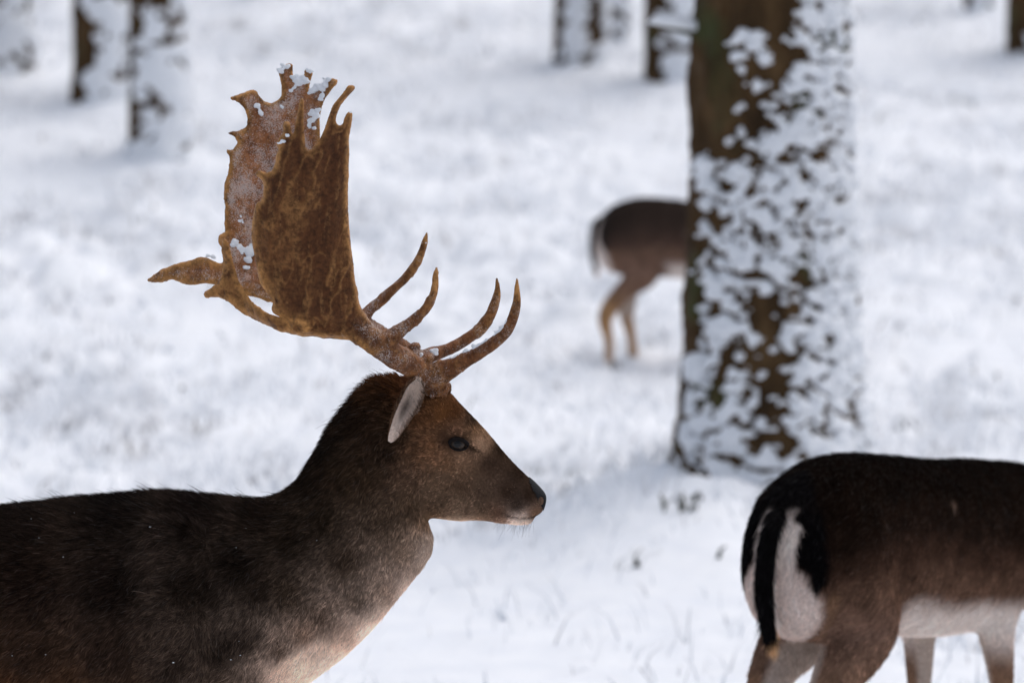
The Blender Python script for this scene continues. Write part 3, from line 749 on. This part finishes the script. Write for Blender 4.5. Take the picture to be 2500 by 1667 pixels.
# ears: cupped leaves, pale hairy inside towards the camera
def ear(s):
    axis_px = [(954, 1066), (961, 1054), (972, 1030), (985, 1003), (1000, 975), (1012, 950), (1020, 930), (1024, 916)]
    halfw = [5, 12, 18, 23, 26, 27, 22, 11]
    base_lat = 0.079
    n = 24; d = catmull(np.column_stack([np.array(axis_px, float), np.array(halfw, float)]), 8); m = len(d); V = []; cols = []
    def P(px, py, o): return at(px, py, yaw(1000)) * [1, 0, 1] + [0, yaw(1000) + s * o, 0] - STAG
    T = np.gradient(d[:, :2], axis=0); T /= np.linalg.norm(T, axis=1)[:, None]
    for layer in (0, 1):
        for i in range(m):
            t = i / (m - 1)
            for j in range(n + 1):
                u = -1 + 2 * j / n
                nx_, ny_ = -T[i, 1], T[i, 0]
                w = d[i, 2]
                px = d[i, 0] + nx_ * w * u * -1; py = d[i, 1] + ny_ * w * u * -1
                cup = (1 - u * u) * w * 0.0010 * min(1, max(0, (t - 0.15) * 2.5))
                o = base_lat - 0.006 * (1 - t) ** 4 + 0.022 * t + 0.004 - cup + (0.0 if layer == 0 else -0.004 * (1 - u ** 4) * (1 - t) - 0.0012)
                V.append(P(px, py, o))
                nz1 = float(fbm(np.array([[px * 0.06, py * 0.02, 3.0]]), 3, 2)[0])
                if layer == 0:
                    dark = 0.75 * math.exp(-((u - 0.1) / 0.38) ** 2) * (0.25 + 0.75 * max(0, min(1, (nz1 - 0.36) * 4))) * math.exp(-((t - 0.52) / 0.20) ** 2)
                    pale = lin((218, 198, 184)); c = pale * (1 - dark) + lin((66, 52, 46)) * dark
                    if abs(u) > 0.86: c = lin((140, 114, 98))
                    if u > 0.80: c = lin((88, 64, 48))
                else: c = lin((40, 30, 23))
                cols.append(c)
    V = np.array(V); W_ = n + 1; F = []
    for layer in (0, 1):
        for i in range(m - 1):
            for j in range(n):
                a = layer * m * W_ + i * W_ + j; F.append((a, a + 1, a + 1 + W_, a + W_))
    for i in range(m - 1):
        for j in (0, n):
            a = i * W_ + j; b = a + m * W_; F.append((a, a + W_, b + W_, b))
    me = mesh_from('ear', V, F); set_color(me, 'coat', np.array(cols)); e = link('ear', me, M_ear, stag)
    # hair on the ear, inside and along the rims
    nrm = normals_of(me); T3 = np.zeros_like(V)
    for i in range(m):
        tv = P(d[min(i + 1, m - 1), 0], d[min(i + 1, m - 1), 1], base_lat + 0.035 * min(1, (i + 1) / (m - 1))) - P(d[max(i - 1, 0), 0], d[max(i - 1, 0), 1], base_lat + 0.035 * max(0, (i - 1) / (m - 1)))
        for layer in (0, 1): T3[layer * m * W_ + i * W_: layer * m * W_ + (i + 1) * W_] = tv / (np.linalg.norm(tv) + 1e-9)
    uu = np.tile(np.linspace(-1, 1, n + 1), m * 2)[:, None]
    across = np.array([0.85, 0, -0.3])[None, :] * np.sign(uu) * np.abs(uu) * 0.9
    make_fur('fur', me, 6000, np.ones(len(V)), np.array(cols) * 1.15, np.full(len(V), 0.011), T3 * 0.8 + across, np.full(len(V), 0.42), np.full(len(V), 0.00045), e, seed=8, pts=4)
ear(-1); ear(1)

# ------------------------------------------------------------------ antlers
NEAR_PALM = [(911,787),(886,758),(876,723),(865,649),(855,582),(849,532),(849,473),(852,400),(854,360),(855,331),(862,289),(862,276),(853,271),(843,281),(835,297),(828,302),(824,289),(833,261),(848,243),(866,220),(867,210),(857,206),(843,214),(828,234),(810,256),(799,281),(789,311),(779,337),(764,357),(754,363),(748,352),(747,306),(747,264),(745,243),(737,236),(731,243),(726,264),(719,297),(716,325),(712,321),(711,306),(702,297),(692,301),(692,314),(691,327),(681,342),(673,351),(679,362),(674,382),(670,406),(659,422),(632,417),(623,426),(638,438),(644,456),(638,488),(620,508),(614,547),(611,582),(617,620),(629,664),(638,693),(659,723),(667,737),(664,755),(673,767),(688,775),(703,790),(717,815),(776,822),(843,827),(881,840),(911,858),(940,840)]
NEAR_SPUR = [(740,819),(700,812),(665,801),(617,782),(579,755),(550,734),(524,726),(506,728),(499,721),(503,711),(524,696),(537,682),(543,660),(542,627),(541,600),(546,581),(556,588),(562,604),(570,633),(579,665),(592,698),(608,723),(627,746),(656,767),(684,776),(705,785),(745,790)]
FAR_PALM = [(868,765),(835,720),(806,640),(790,520),(783,400),(785,306),(785,289),(789,269),(795,248),(808,226),(820,206),(824,198),(810,188),(794,196),(776,209),(759,216),(757,211),(764,186),(766,176),(747,167),(741,171),(739,183),(727,190),(717,183),(717,168),(716,158),(707,153),(696,157),(684,170),(677,176),(681,190),(686,211),(686,233),(678,244),(663,251),(646,244),(633,228),(624,217),(606,220),(595,228),(565,236),(561,243),(573,246),(588,254),(598,269),(603,289),(598,312),(583,320),(563,322),(557,327),(566,331),(576,339),(580,349),(570,363),(555,366),(551,371),(558,377),(560,389),(559,416),(552,443),(548,478),(550,510),(548,545),(551,566),(546,570),(533,577),(535,596),(541,606),(543,625),(543,642),(524,633),(506,627),(482,629),(440,642),(403,655),(367,673),(357,682),(365,692),(397,688),(422,683),(432,686),(459,696),(493,694),(520,695),(560,706),(611,724),(663,740),(720,760),(800,790),(860,815),(885,800)]
def antler_off(px, py):
    h = np.clip((950 - py) / 800.0, 0, 1.05)
    o = 0.036 + 0.115 * sstep(0.0, 0.24, h) + 0.115 * h
    return o
def cup_near(px, py):
    mid = np.interp(py, [200, 400, 560, 800], [775, 745, 730, 800]); hw = np.interp(py, [200, 400, 560, 800], [110, 120, 125, 130])
    u = (px - mid) / hw
    return -0.030 * np.clip(u * u, 0, 2.2) - 0.03 * np.clip(-u - 1, 0, 2)
def cup_far(px, py):
    mid = np.interp(py, [160, 400, 560, 800], [715, 665, 660, 760]); hw = np.interp(py, [160, 400, 560, 800], [110, 120, 125, 150])
    u = (px - mid) / hw
    return -0.030 * np.clip(u * u, 0, 2.0) + 0.035 * np.clip(-u - 1.1, 0, 2)
def sheet(outline, s, cupf, thick, rim=13.0, extra=0.0):
    """solid blade with a rounded rim: outline in photograph pixels set at the antler's own depth"""
    ol = catmull(np.array(outline, float), 3, closed=True); n = len(ol)
    mn, mxx = ol.min(0), ol.max(0); g = 6.0
    xs, ys = np.meshgrid(np.arange(mn[0], mxx[0], g), np.arange(mn[1], mxx[1], g * 0.87)); xs = xs.astype(float); xs[::2] += g / 2
    q = np.column_stack([xs.ravel(), ys.ravel()])
    inside = np.zeros(len(q), bool); j = n - 1
    for i in range(n):
        xi, yi = ol[i]; xj, yj = ol[j]
        inside ^= ((yi > q[:, 1]) != (yj > q[:, 1])) & (q[:, 0] < (xj - xi) * (q[:, 1] - yi) / (yj - yi + 1e-12) + xi); j = i
    q = q[inside]
    def dist(q):
        dm = np.full(len(q), 1e9)
        for i in range(n):
            a, b = ol[i], ol[(i + 1) % n]; ab = b - a; t = np.clip(((q - a) @ ab) / (ab @ ab + 1e-9), 0, 1)
            dm = np.minimum(dm, np.linalg.norm(q - a - t[:, None] * ab, axis=1))
        return dm
    q = q[dist(q) > 2.2]
    pts = np.vstack([ol, q])
    res = geometry.delaunay_2d_cdt([Vector(p) for p in pts], [(i, (i + 1) % n) for i in range(n)], [], 1, 1e-6)
    v2 = np.array([[p.x, p.y] for p in res[0]]); tris = [tuple(f) for f in res[2]]
    d = dist(v2); d = np.where(d < 0.05, 0, d)
    prof = np.sqrt(np.clip(1 - (1 - np.minimum(d, rim) / rim) ** 2, 0, 1))
    th = thick(v2[:, 0], v2[:, 1]) * prof
    th = th + 0.0010 * prof * np.sin(v2[:, 0] * 0.09 + v2[:, 1] * 0.02)
    base = antler_off(v2[:, 0], v2[:, 1]) + cupf(v2[:, 0], v2[:, 1]) + extra
    def place(o): return np.array([at(p[0], p[1], YC + s * oo) for p, oo in zip(v2, o)]) - STAG
    A = place(base + th); B = place(base - th)
    bnd = d <= 0; m = len(v2); idb = np.where(bnd, np.arange(m), np.arange(m) + m)
    F = tris + [tuple(int(idb[i]) for i in reversed(f)) for f in tris]
    return np.vstack([A, B]), F, ol
def tine(pts, offs, rad, s):
    P = [at(px, py, YC + s * o) - STAG for (px, py), o in zip(pts, offs)]
    return tube(P, [r * 0.000704 for r in rad], 14, 5)
def antler(s):
    near = s < 0
    if near:
        thick = lambda x, y: 0.0065 + 0.011 * sstep(640, 830, y) * sstep(640, 900, x) + 0.0015 * sstep(300, 600, y)
        v1, f1, ol = sheet(NEAR_PALM, s, cup_near, thick)
        v2, f2, ol2 = sheet(NEAR_SPUR, s, cup_near, lambda x, y: 0.0085 + 0 * x, 15.0)
        beam = tine([(1074, 968), (1070, 945), (1045, 916), (1005, 893), (952, 860), (905, 826), (860, 800), (800, 760)], [0.036, 0.040, 0.055, 0.085, 0.125, 0.15, 0.158, 0.165], [18, 26, 29, 29, 31, 31, 26, 14], s)
        brow = tine([(1050, 922), (1078, 908), (1104, 897), (1130, 882), (1166, 862), (1207, 836), (1236, 810), (1253, 775), (1261, 740), (1261.5, 704), (1262, 680)], [0.055, 0.062, 0.072, 0.08, 0.09, 0.10, 0.105, 0.107, 0.105, 0.10, 0.098], [30, 29, 24, 20, 17, 15.5, 14, 12.5, 11, 7, 3], s)
        trez = tine([(930, 842), (951, 828), (970, 812), (993, 795), (1019, 775), (1042, 751), (1055, 728), (1062, 701), (1064, 672), (1065, 654)], [0.14, 0.138, 0.137, 0.137, 0.138, 0.138, 0.135, 0.13, 0.124, 0.12], [28, 24, 19, 14.5, 13, 12, 11, 9.5, 7, 4], s)
        knobs = [ellipsoid(at(1042, 872, YC + s * 0.07) - STAG, (0.012, 0.012, 0.008))]
        outl = [ol, ol2]
    else:
        thick = lambda x, y: 0.0060 + 0.010 * sstep(620, 780, y) * sstep(640, 860, x) + 0.004 * sstep(560, 480, x)
        v1, f1, ol = sheet(FAR_PALM, s, cup_far, thick)
        v2, f2 = ellipsoid(at(600, 700, YC + s * float(antler_off(600, 700) + cup_far(600, 700))) - STAG, (0.03, 0.012, 0.012))
        beam = tine([(1056, 950), (1052, 928), (1022, 890), (985, 858), (940, 832), (900, 806), (860, 785), (800, 745)], [0.036, 0.042, 0.06, 0.09, 0.125, 0.15, 0.158, 0.165], [17, 25, 27, 27, 29, 29, 24, 12], s)
        brow = tine([(1020, 885), (1051, 866), (1075, 860), (1104, 848), (1139, 828), (1174, 801), (1198, 766), (1211, 731), (1214, 704), (1212.5, 680)], [0.06, 0.07, 0.078, 0.085, 0.095, 0.10, 0.105, 0.105, 0.10, 0.098], [24, 20, 17, 15, 14, 14, 13, 11, 7, 3], s)
        trez = tine([(868, 786), (893, 769), (907, 752), (934, 731), (963, 704), (990, 678), (1013, 648), (1028, 619), (1038, 587), (1042, 568)], [0.155, 0.152, 0.15, 0.15, 0.15, 0.15, 0.148, 0.145, 0.14, 0.137], [18, 15, 13, 12.5, 12, 11, 10, 9, 7, 3], s)
        knobs = [ellipsoid(at(1013, 846, YC + s * 0.07) - STAG, (0.010, 0.010, 0.008))]
        outl = [ol]
    # burr: a beaded coronet where the antler leaves the head
    bc = at(1071 if near else 1053, 951 if near else 935, YC + s * 0.040) - STAG; ax = np.array([-0.33, 0.25 * s, 0.92]); ax /= np.linalg.norm(ax)
    e1 = np.cross(ax, [0, 1, 0]); e1 /= np.linalg.norm(e1); e2 = np.cross(ax, e1)
    for i in range(22):
        a = i / 22 * 2 * math.pi; rr = 0.0038 + 0.0014 * math.sin(i * 2.7)
        knobs.append(ellipsoid(bc + (e1 * math.cos(a) + e2 * math.sin(a)) * 0.0195 + ax * 0.002 * math.sin(i * 1.9), (rr, rr, rr * 1.2), 10))
    me = remesh([(v1, f1), (v2, f2), beam, brow, trez] + knobs, 0.0021, 3, 0.5)
    V = verts_of(me); N = normals_of(me)
    V = V + N * ((fbm(V * [60, 60, 25], 3, 13 + s) - 0.5) * 0.0030 + (fbm(V * [26, 26, 7], 3, 23 + s) - 0.5) * 0.0085 * sstep(0.97, 0.85, V[:, 0] / 0.62 + 0.0))[:, None]
    rx, rz = V[:, 0] * math.cos(0.30) - V[:, 2] * math.sin(0.30), V[:, 0] * math.sin(0.30) + V[:, 2] * math.cos(0.30)
    Q = np.column_stack([rx * 34, V[:, 1] * 12, rz * 6.5]); wq = (fbm(V * 30, 2, 31) - 0.5) * 0.9
    vn = np.maximum(1 - np.abs(vnoise(Q + wq[:, None], 41) - 0.5) * 16, 0) * sstep(0.40, 0.60, vnoise(V * 16, 43))
    vn = np.maximum(vn, 0.7 * np.maximum(1 - np.abs(vnoise(Q * [1.9, 1, 2.4] + 5 + wq[:, None], 44) - 0.5) * 14, 0) * sstep(0.45, 0.65, vnoise(V * 22 + 3, 45)))
    V = V + N * (vn * 0.0016)[:, None]
    set_float(me, 'vein', vn)
    me.vertices.foreach_set('co', V.astype(np.float32).ravel()); me.update()
    px, py = to_px(V + STAG); d = np.full(len(V), 1e9); q = np.column_stack([px, py])
    for ol in outl:
        for i in range(len(ol)):
            a, b = ol[i], ol[(i + 1) % len(ol)]; ab = b - a; t = np.clip(((q - a) @ ab) / (ab @ ab + 1e-9), 0, 1)
            d = np.minimum(d, np.linalg.norm(q - a - t[:, None] * ab, axis=1))
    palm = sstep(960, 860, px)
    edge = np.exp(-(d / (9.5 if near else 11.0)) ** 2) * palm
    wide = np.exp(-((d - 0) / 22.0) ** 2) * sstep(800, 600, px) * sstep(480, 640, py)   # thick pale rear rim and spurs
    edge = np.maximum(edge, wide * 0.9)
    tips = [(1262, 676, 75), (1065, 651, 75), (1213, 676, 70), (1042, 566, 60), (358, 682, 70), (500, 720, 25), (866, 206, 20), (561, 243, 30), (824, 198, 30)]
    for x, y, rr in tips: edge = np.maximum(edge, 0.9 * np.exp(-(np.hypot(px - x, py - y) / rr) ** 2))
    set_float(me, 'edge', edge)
    inner = np.clip(-N[:, 1] * s, 0, 1)          # face turned to the midline and the sky
    frost = 0.30 * np.clip(N[:, 2], 0, 1) + (0.12 if near else 0.95) * inner * palm * sstep(4, 16, d) + 0.22 * sstep(850, 960, px)
    frost = frost * (1 - 0.75 * edge)
    set_float(me, 'frost', frost)
    ant = link('antler', me, M_antler, stag)
    tag(ant, 'near antler with a dark outer palm' if near else 'far antler with a frosted inner palm')
    # clumps of snow caught on it
    if near:
        spots_ = [(1060, 862, 9), (1035, 868, 7), (1112, 874, 10), (1120, 870, 10), (1132, 864, 10), (1145, 856, 9), (1160, 848, 10), (1174, 840, 8), (1105, 878, 8), (1190, 832, 6), (1212, 815, 7), (1226, 800, 7), (1236, 788, 6), (990, 862, 5), (1005, 870, 6), (1018, 875, 5),
                  (702, 330, 6), (692, 345, 5), (684, 350, 5), (856, 274, 4), (940, 800, 3)]
        offf = lambda x, y: (0.005 + float(np.interp(x, [860, 905, 952, 1005, 1045, 1078, 1104, 1166, 1236, 1262], [0.158, .15, .125, .085, .062, .062, .072, .09, .105, .1])) if x > 870 else float(antler_off(x, y) + cup_near(x, y)) + 0.010)
    else:
        spots_ = [(684, 176, 8), (697, 162, 8), (722, 188, 10), (732, 192, 12), (740, 200, 10), (724, 200, 8), (752, 172, 7), (760, 176, 5), (785, 207, 11), (776, 214, 10), (794, 200, 9), (768, 222, 9), (757, 226, 8), (786, 233, 7), (781, 243, 7), (718, 215, 7), (712, 222, 5),
                  (767, 282, 11), (772, 272, 9), (762, 295, 9), (756, 308, 7), (628, 260, 7), (634, 272, 6), (640, 282, 6), (622, 258, 5), (574, 595, 12), (582, 606, 10), (589, 612, 8), (612, 618, 13), (606, 634, 10), (614, 606, 9), (600, 652, 8), (520, 628, 6), (508, 625, 5),
                  (590, 528, 7), (586, 542, 8), (592, 536, 7), (1040, 583, 4), (1037, 593, 4), (688, 262, 5)]
        offf = lambda x, y: 0.138 if x > 1000 else float(antler_off(x, y) + cup_far(x, y)) - 0.007
    sn = []
    r = np.random.default_rng(17)
    for x, y, rr in spots_:
        for q in range(6):
            xx, yy = x + r.normal() * rr * 0.45, y + r.normal() * rr * 0.4
            c = at(xx, yy, YC + s * offf(xx, yy)) - STAG; w = rr * 0.000704 * (0.55 + 0.45 * r.random())
            sn.append(ellipsoid(c, (w, w * 0.6, w * 0.75), 10))
    sm = remesh(sn, 0.0011, 4, 0.5); sv = verts_of(sm); sN = normals_of(sm)
    sv = sv + sN * ((fbm(sv * 260, 3, 5) - 0.5) * 0.0022)[:, None]; sm.vertices.foreach_set('co', sv.astype(np.float32).ravel()); sm.update()
    o = link('snow', sm, M_snow_fine, ant); o['kind'] = 'stuff'
antler(-1); antler(1)

# hooves and tail of the stag (below and left of the frame)
def hoof(parent, c, fwd=1.0):
    V, F = rings_mesh([np.column_stack([np.cos(t := np.arange(14) / 14 * 2 * math.pi) * rx + ox, np.sin(t) * ry, np.full(14, z)]) + c
                       for z, rx, ry, ox in ((0.0, 0.036, 0.026, 0.010), (0.015, 0.034, 0.025, 0.008), (0.035, 0.027, 0.022, 0.002), (0.05, 0.022, 0.019, -0.002))])
    link('hoof', mesh_from('hoof', V, F), M_hoof, parent)
for s in (-1, 1):
    for px in (452, -788):
        c = at(px + 60 * s, 2478, YC) + [0, s * 0.10, 0] - STAG
        hoof(stag, np.array([c[0], c[1], 0.0]))
tv, tf = tube([at(-905, 1350, YC) - STAG, at(-960, 1450, YC) - STAG, at(-955, 1620, YC) - STAG, at(-940, 1720, YC) - STAG], [0.03, 0.034, 0.026, 0.008], 14, 5)
tm = mesh_from('tail', tv, tf); set_color(tm, 'coat', np.tile([0.01, 0.008, 0.007], (len(tv), 1))); link('tail', tm, M_skin, stag)

# snow specks caught in the coat
def flecks():
    r = np.random.default_rng(23); parts = []
    cand = np.where((bpx > 0) & (bpx < 900) & (bpy_ > 1210) & (bpy_ < 1600) & (bN[:, 1] < -0.4))[0]
    for i in r.choice(cand, 16, replace=False):
        w = 0.0006 + 0.0011 * r.random() ** 3
        parts.append(ellipsoid(bV[i] + bN[i] * 0.007 + r.normal(size=3) * 0.002, (w * (0.8 + 1.2 * r.random()), w, w), 6))
    V, F = join(parts); o = link('snow_flecks', mesh_from('snow_flecks', V, F), M_snow_fine, stag); o['kind'] = 'stuff'
flecks()

# ------------------------------------------------------------------ does
def make_doe(label, origin, heading, hind, fore, neck, voxel, nfur, scale, seed, colk, pale=0.0):
    """hind/fore: per side (x of hock and hoof shift); local x forward, y left, z up"""
    root = empty('fallow_doe', origin, heading); root.scale = (scale,) * 3
    tag(root, label, 'deer', 'does standing behind the stag')
    T = [(-0.262, .655, .56, .045), (-0.250, .708, .51, .075), (-0.215, .758, .47, .105), (-0.15, .793, .45, .128), (-0.06, .812, .445, .140), (0.05, .808, .44, .142), (0.16, .794, .425, .146), (0.28, .777, .405, .150), (0.40, .763, .395, .146),
         (0.50, .756, .395, .130), (0.58, .745, .42, .108), (0.65, .722, .47, .088)]
    secs = [[x, 0, zt, x - 0.0, 0, zb, w, 0.06] for x, zt, zb, w in T]
    secs[-1][3] += 0.02; secs[-2][3] += 0.01
    parts = [loft(secs, 40, 5, 0.93), tube(*neck['neck'], 20, 5), tube(*neck['head'], 18, 5)]
    for c in neck['ears']: parts.append(tube(*c, 10, 4))
    for s in (-1, 1):
        hx, fx, kx = hind[s]
        parts.append(tube([(-0.10, s * .050, .67), (-0.085, s * .058, .56), (-0.05, s * .068, .47), (hx * 0.35 - 0.06, s * .078, .385), (hx * 0.8 - 0.02, s * .076, .31), (hx, s * .074, .245), (hx + 0.012 + (fx - hx) * .4, s * .072, .15), (fx, s * .07, .065), (fx + .018, s * .07, .035)],
                          [v * (1 + 0.25 * pale * (i_ > 3)) for i_, v in enumerate([.100, .104, .080, .050, .036, .030, .020, .022, .019])], 16, 5))
        parts.append(ellipsoid((hx - .012, s * .064, .262), (.016, .012, .03)))
        px_, = (fore[s],)
        parts.append(tube([(0.50, s * .085, .60), (0.475, s * .088, .49), (0.46 + px_ * .3, s * .082, .41), (0.48 + px_ * .7, s * .075, .27), (0.478 + px_ * .85, s * .072, .15), (0.475 + px_, s * .07, .065), (.493 + px_, s * .07, .035)],
                          [.075, .066, .042, .027, .016, .019, .016], 16, 5))
    me = remesh(parts, voxel, 45, 0.5)
    V = verts_of(me); N = normals_of(me); x, y, z = V.T; ay = np.abs(y)
    xt = [t[0] for t in T]; top = np.interp(x, xt, [t[1] for t in T]); bot = np.interp(x, xt, [t[2] for t in T])
    h = (z - bot) / (top - bot)
    nz = fbm(V * [9, 9, 9], 4, seed) - 0.5; nz2 = fbm(V * 28, 3, seed + 2) - 0.5
    k = [(-0.6, (150, 112, 78)), (-0.25, (112, 86, 70)), (0.05, (104, 80, 68)), (0.28, (86, 64, 52)), (0.46, (54, 38, 30)), (0.62, (32, 22, 17)), (0.82, (19, 12, 8)), (1.05, (13, 8, 6))]
    hk = np.clip(h + nz * 0.16, -0.6, 1.05)
    C = np.column_stack([np.interp(hk, [a for a, _ in k], [lin(b)[i] for _, b in k]) for i in range(3)])
    C *= (1 + 0.9 * nz2)[:, None]
    white = lin((214, 196, 186)); black = lin((9, 8, 9)); fawn = lin((168, 128, 92))
    def blend(m, c):
        nonlocal C; m = np.clip(m, 0, 1)[:, None]; C = C * (1 - m) + c * m
    # pale belly, groin and inner legs
    belly = sstep(0.26, 0.12, h + nz * 0.08 + 0.20 * sstep(0.0, -0.12, x)) * sstep(0.02, 0.09, x - 0.35 * (0.5 - z)) * sstep(0.56, 0.46, x + (z - .42) * 0.4)
    blend(belly * sstep(.31, .42, z), white)
    inner = sstep(0.1, 0.6, -N[:, 1] * np.sign(y)) * sstep(.47, .43, z) * sstep(.10, .30, z)
    blend(inner * 0.9, lin((178, 160, 148)))
    lower = sstep(.30, .16, z); blend(lower * 0.85, lin((172, 126, 86)))
    blend(sstep(.3, .9, N[:, 0]) * (z < .45) * (x > .3) * 0.6, lin((70, 52, 42)))
    # rump: white field, black bars either side
    psi = np.degrees(np.arctan2(ay, -(x + 0.135))) + nz2 * 16 + nz * 10
    rear = sstep(-0.10, -0.15, x)
    yellow = sstep(8, 3, np.abs(psi - 58)) * sstep(.58, .55, z) * sstep(.43, .47, z) * rear * 0.12
    blend(yellow, fawn)
    up = sstep(.735, .715, z - 0.0 + nz2 * .02)
    whitef = sstep(24, 16, psi) * up * rear * (z > .40)
    low = sstep(54, 36, psi + sstep(.52, .40, z) * 14) * sstep(.585, .555, z + (psi - 40) * 0.0022) * rear * sstep(.34, .43, z)
    blend(whitef * (1 - 0.25 * pale), white); blend(low, lin((206, 184, 174)))
    bar = sstep(17, 23, psi) * sstep(54, 44, psi) * sstep(.548, .566, z - (np.abs(psi - 41)) * 0.004) * up * rear
    blend(bar, black)
    blend(sstep(.70, .75, z + nz2 * .02) * rear * sstep(50, 35, psi), black * 1.4)
    # faint pale spots on the flank
    rs = np.random.default_rng(seed + 5)
    for _ in range(5):
        a, b = rs.uniform(-0.12, 0.5), rs.uniform(.55, .70); rr = rs.uniform(.006, .012); sd_ = rs.choice([-1, 1])
        blend(0.25 * np.exp(-(((x - a) / rr) ** 2 + ((z - b) / rr) ** 2)) * (y * sd_ > 0), lin((150, 125, 110)))
    C = C + pale * np.array(lin((38, 32, 29))) * sstep(.42, .6, z)[:, None]
    C = soft(C, colk); lum = C.mean(axis=1); C = C * (1 - 0.2 * sstep(0.05, 0.015, lum))[:, None]
    set_color(me, 'coat', C * 0.8)
    link('body', me, M_skin, root)
    D = np.tile([-0.8, 0.0, -0.6], (len(V), 1)); legm = (z < .42)[:, None]; D = np.where(legm, [-0.25, 0, -1.0], D); D = np.where((x < -0.2)[:, None], [-0.3, 0, -1.0], D)
    L = np.where(z < .38, 0.008, 0.017) + 0.006 * sstep(.7, .8, z); L = np.where((whitef > .5) | (low > .5), 0.020, L)
    make_fur('fur', me, nfur, np.ones(len(V)), C, L, D, np.full(len(V), 0.28), np.full(len(V), 0.0009), root, seed=seed, pts=4)
    # tail: black ribbon with a white and fawn fringe
    tp = [(-0.235, 0, .715), (-0.268, 0, .69), (-0.282, 0.004, .62), (-0.280, 0.006, .55), (-0.268, 0.004, .485), (-0.262, 0.002, .455)]
    tv, tf = tube(tp, [.014, .014, .014, .013, .010, .004], 18, 6)
    tv[:, 1] = (tv[:, 1]) * 1.15
    cen = np.interp(tv[:, 2], [.455, .485, .55, .62, .69, .715], [-.262, -.268, -.280, -.282, -.268, -.235])
    bk = (tv[:, 0] - cen) < 0.006
    tc = np.where(bk[:, None], black, white); tc = np.where((tv[:, 2] < .50)[:, None] & (~bk)[:, None], fawn, tc); tc = np.where((tv[:, 2] < .468)[:, None], fawn, tc)
    tm = mesh_from('tail', tv, tf); set_color(tm, 'coat', soft(tc, colk)); te = link('tail', tm, M_skin, root)
    tN = normals_of(tm)
    make_fur('fur', tm, max(1500, nfur // 18), np.ones(len(tv)), soft(tc, colk), np.full(len(tv), 0.026), np.tile([-0.15, 0, -1.0], (len(tv), 1)), np.full(len(tv), 0.32), np.full(len(tv), 0.0010), te, seed=seed + 3, pts=4)
    for s in (-1, 1):
        hx, fx, kx = hind[s]
        hoof(root, np.array([fx + .022, s * .07, 0.0])); hoof(root, np.array([.497 + fore[s], s * .07, 0.0]))
    return root
GRAZE = dict(neck=([(0.50, 0, .61), (0.68, 0, .615), (0.84, 0, .575), (0.98, 0, .46), (1.06, 0, .33)], [.135, .118, .088, .066, .054]),
             head=([(1.03, 0, .37), (1.09, 0, .27), (1.14, 0, .18), (1.18, 0, .10), (1.19, 0, .075)], [.055, .062, .050, .034, .026]),
             ears=[([(1.04, s * .04, .36), (1.01, s * .10, .37), (0.99, s * .155, .36)], [.012, .022, .006]) for s in (-1, 1)])
NECK_IN = dict(neck=([(0.52, 0, .62), (0.62, 0.02, .58), (0.70, 0.06, .47), (0.74, 0.10, .34), (0.75, 0.13, .25)], [.135, .11, .078, .062, .05]),
               head=([(0.745, 0.12, .30), (0.75, 0.15, .21), (0.755, 0.18, .13), (0.76, 0.20, .07), (0.76, 0.205, .06)], [.053, .06, .048, .033, .025]),
               ears=[([(0.74, .12 + s * .04, .30), (0.72, .12 + s * .10, .31), (0.70, .12 + s * .145, .30)], [.012, .022, .006]) for s in (-1, 1)])
# far doe, rump to the left, fore end hidden behind the big trunk
FAR_P = ground_hit(1500, 911)
make_doe('blurred doe beyond the big trunk, only its dark hindquarters showing left of it', (at(1594, 800, FAR_P[1])[0], FAR_P[1], float(zbase(FAR_P[0], FAR_P[1])) + 0.01), R(5),
         {-1: (-0.235, -0.215, 0), 1: (-0.115, -0.085, 0)}, {-1: 0.03, 1: -0.04}, NECK_IN, 0.008, 24000, 0.97, 31, 1.8, pale=1.0)
# near doe at the right, seen from behind
NEAR_DOE_Y = 7.95
make_doe('doe at lower right seen from behind, black-and-white rump and hanging tail', (at(2060, 1500, NEAR_DOE_Y)[0], NEAR_DOE_Y, 0.0), R(53),
         {-1: (-0.25, -0.25, 0), 1: (-0.22, -0.20, 0)}, {-1: 0.05, 1: -0.08}, GRAZE, 0.0055, 90000, 1.03, 47, 1.6)
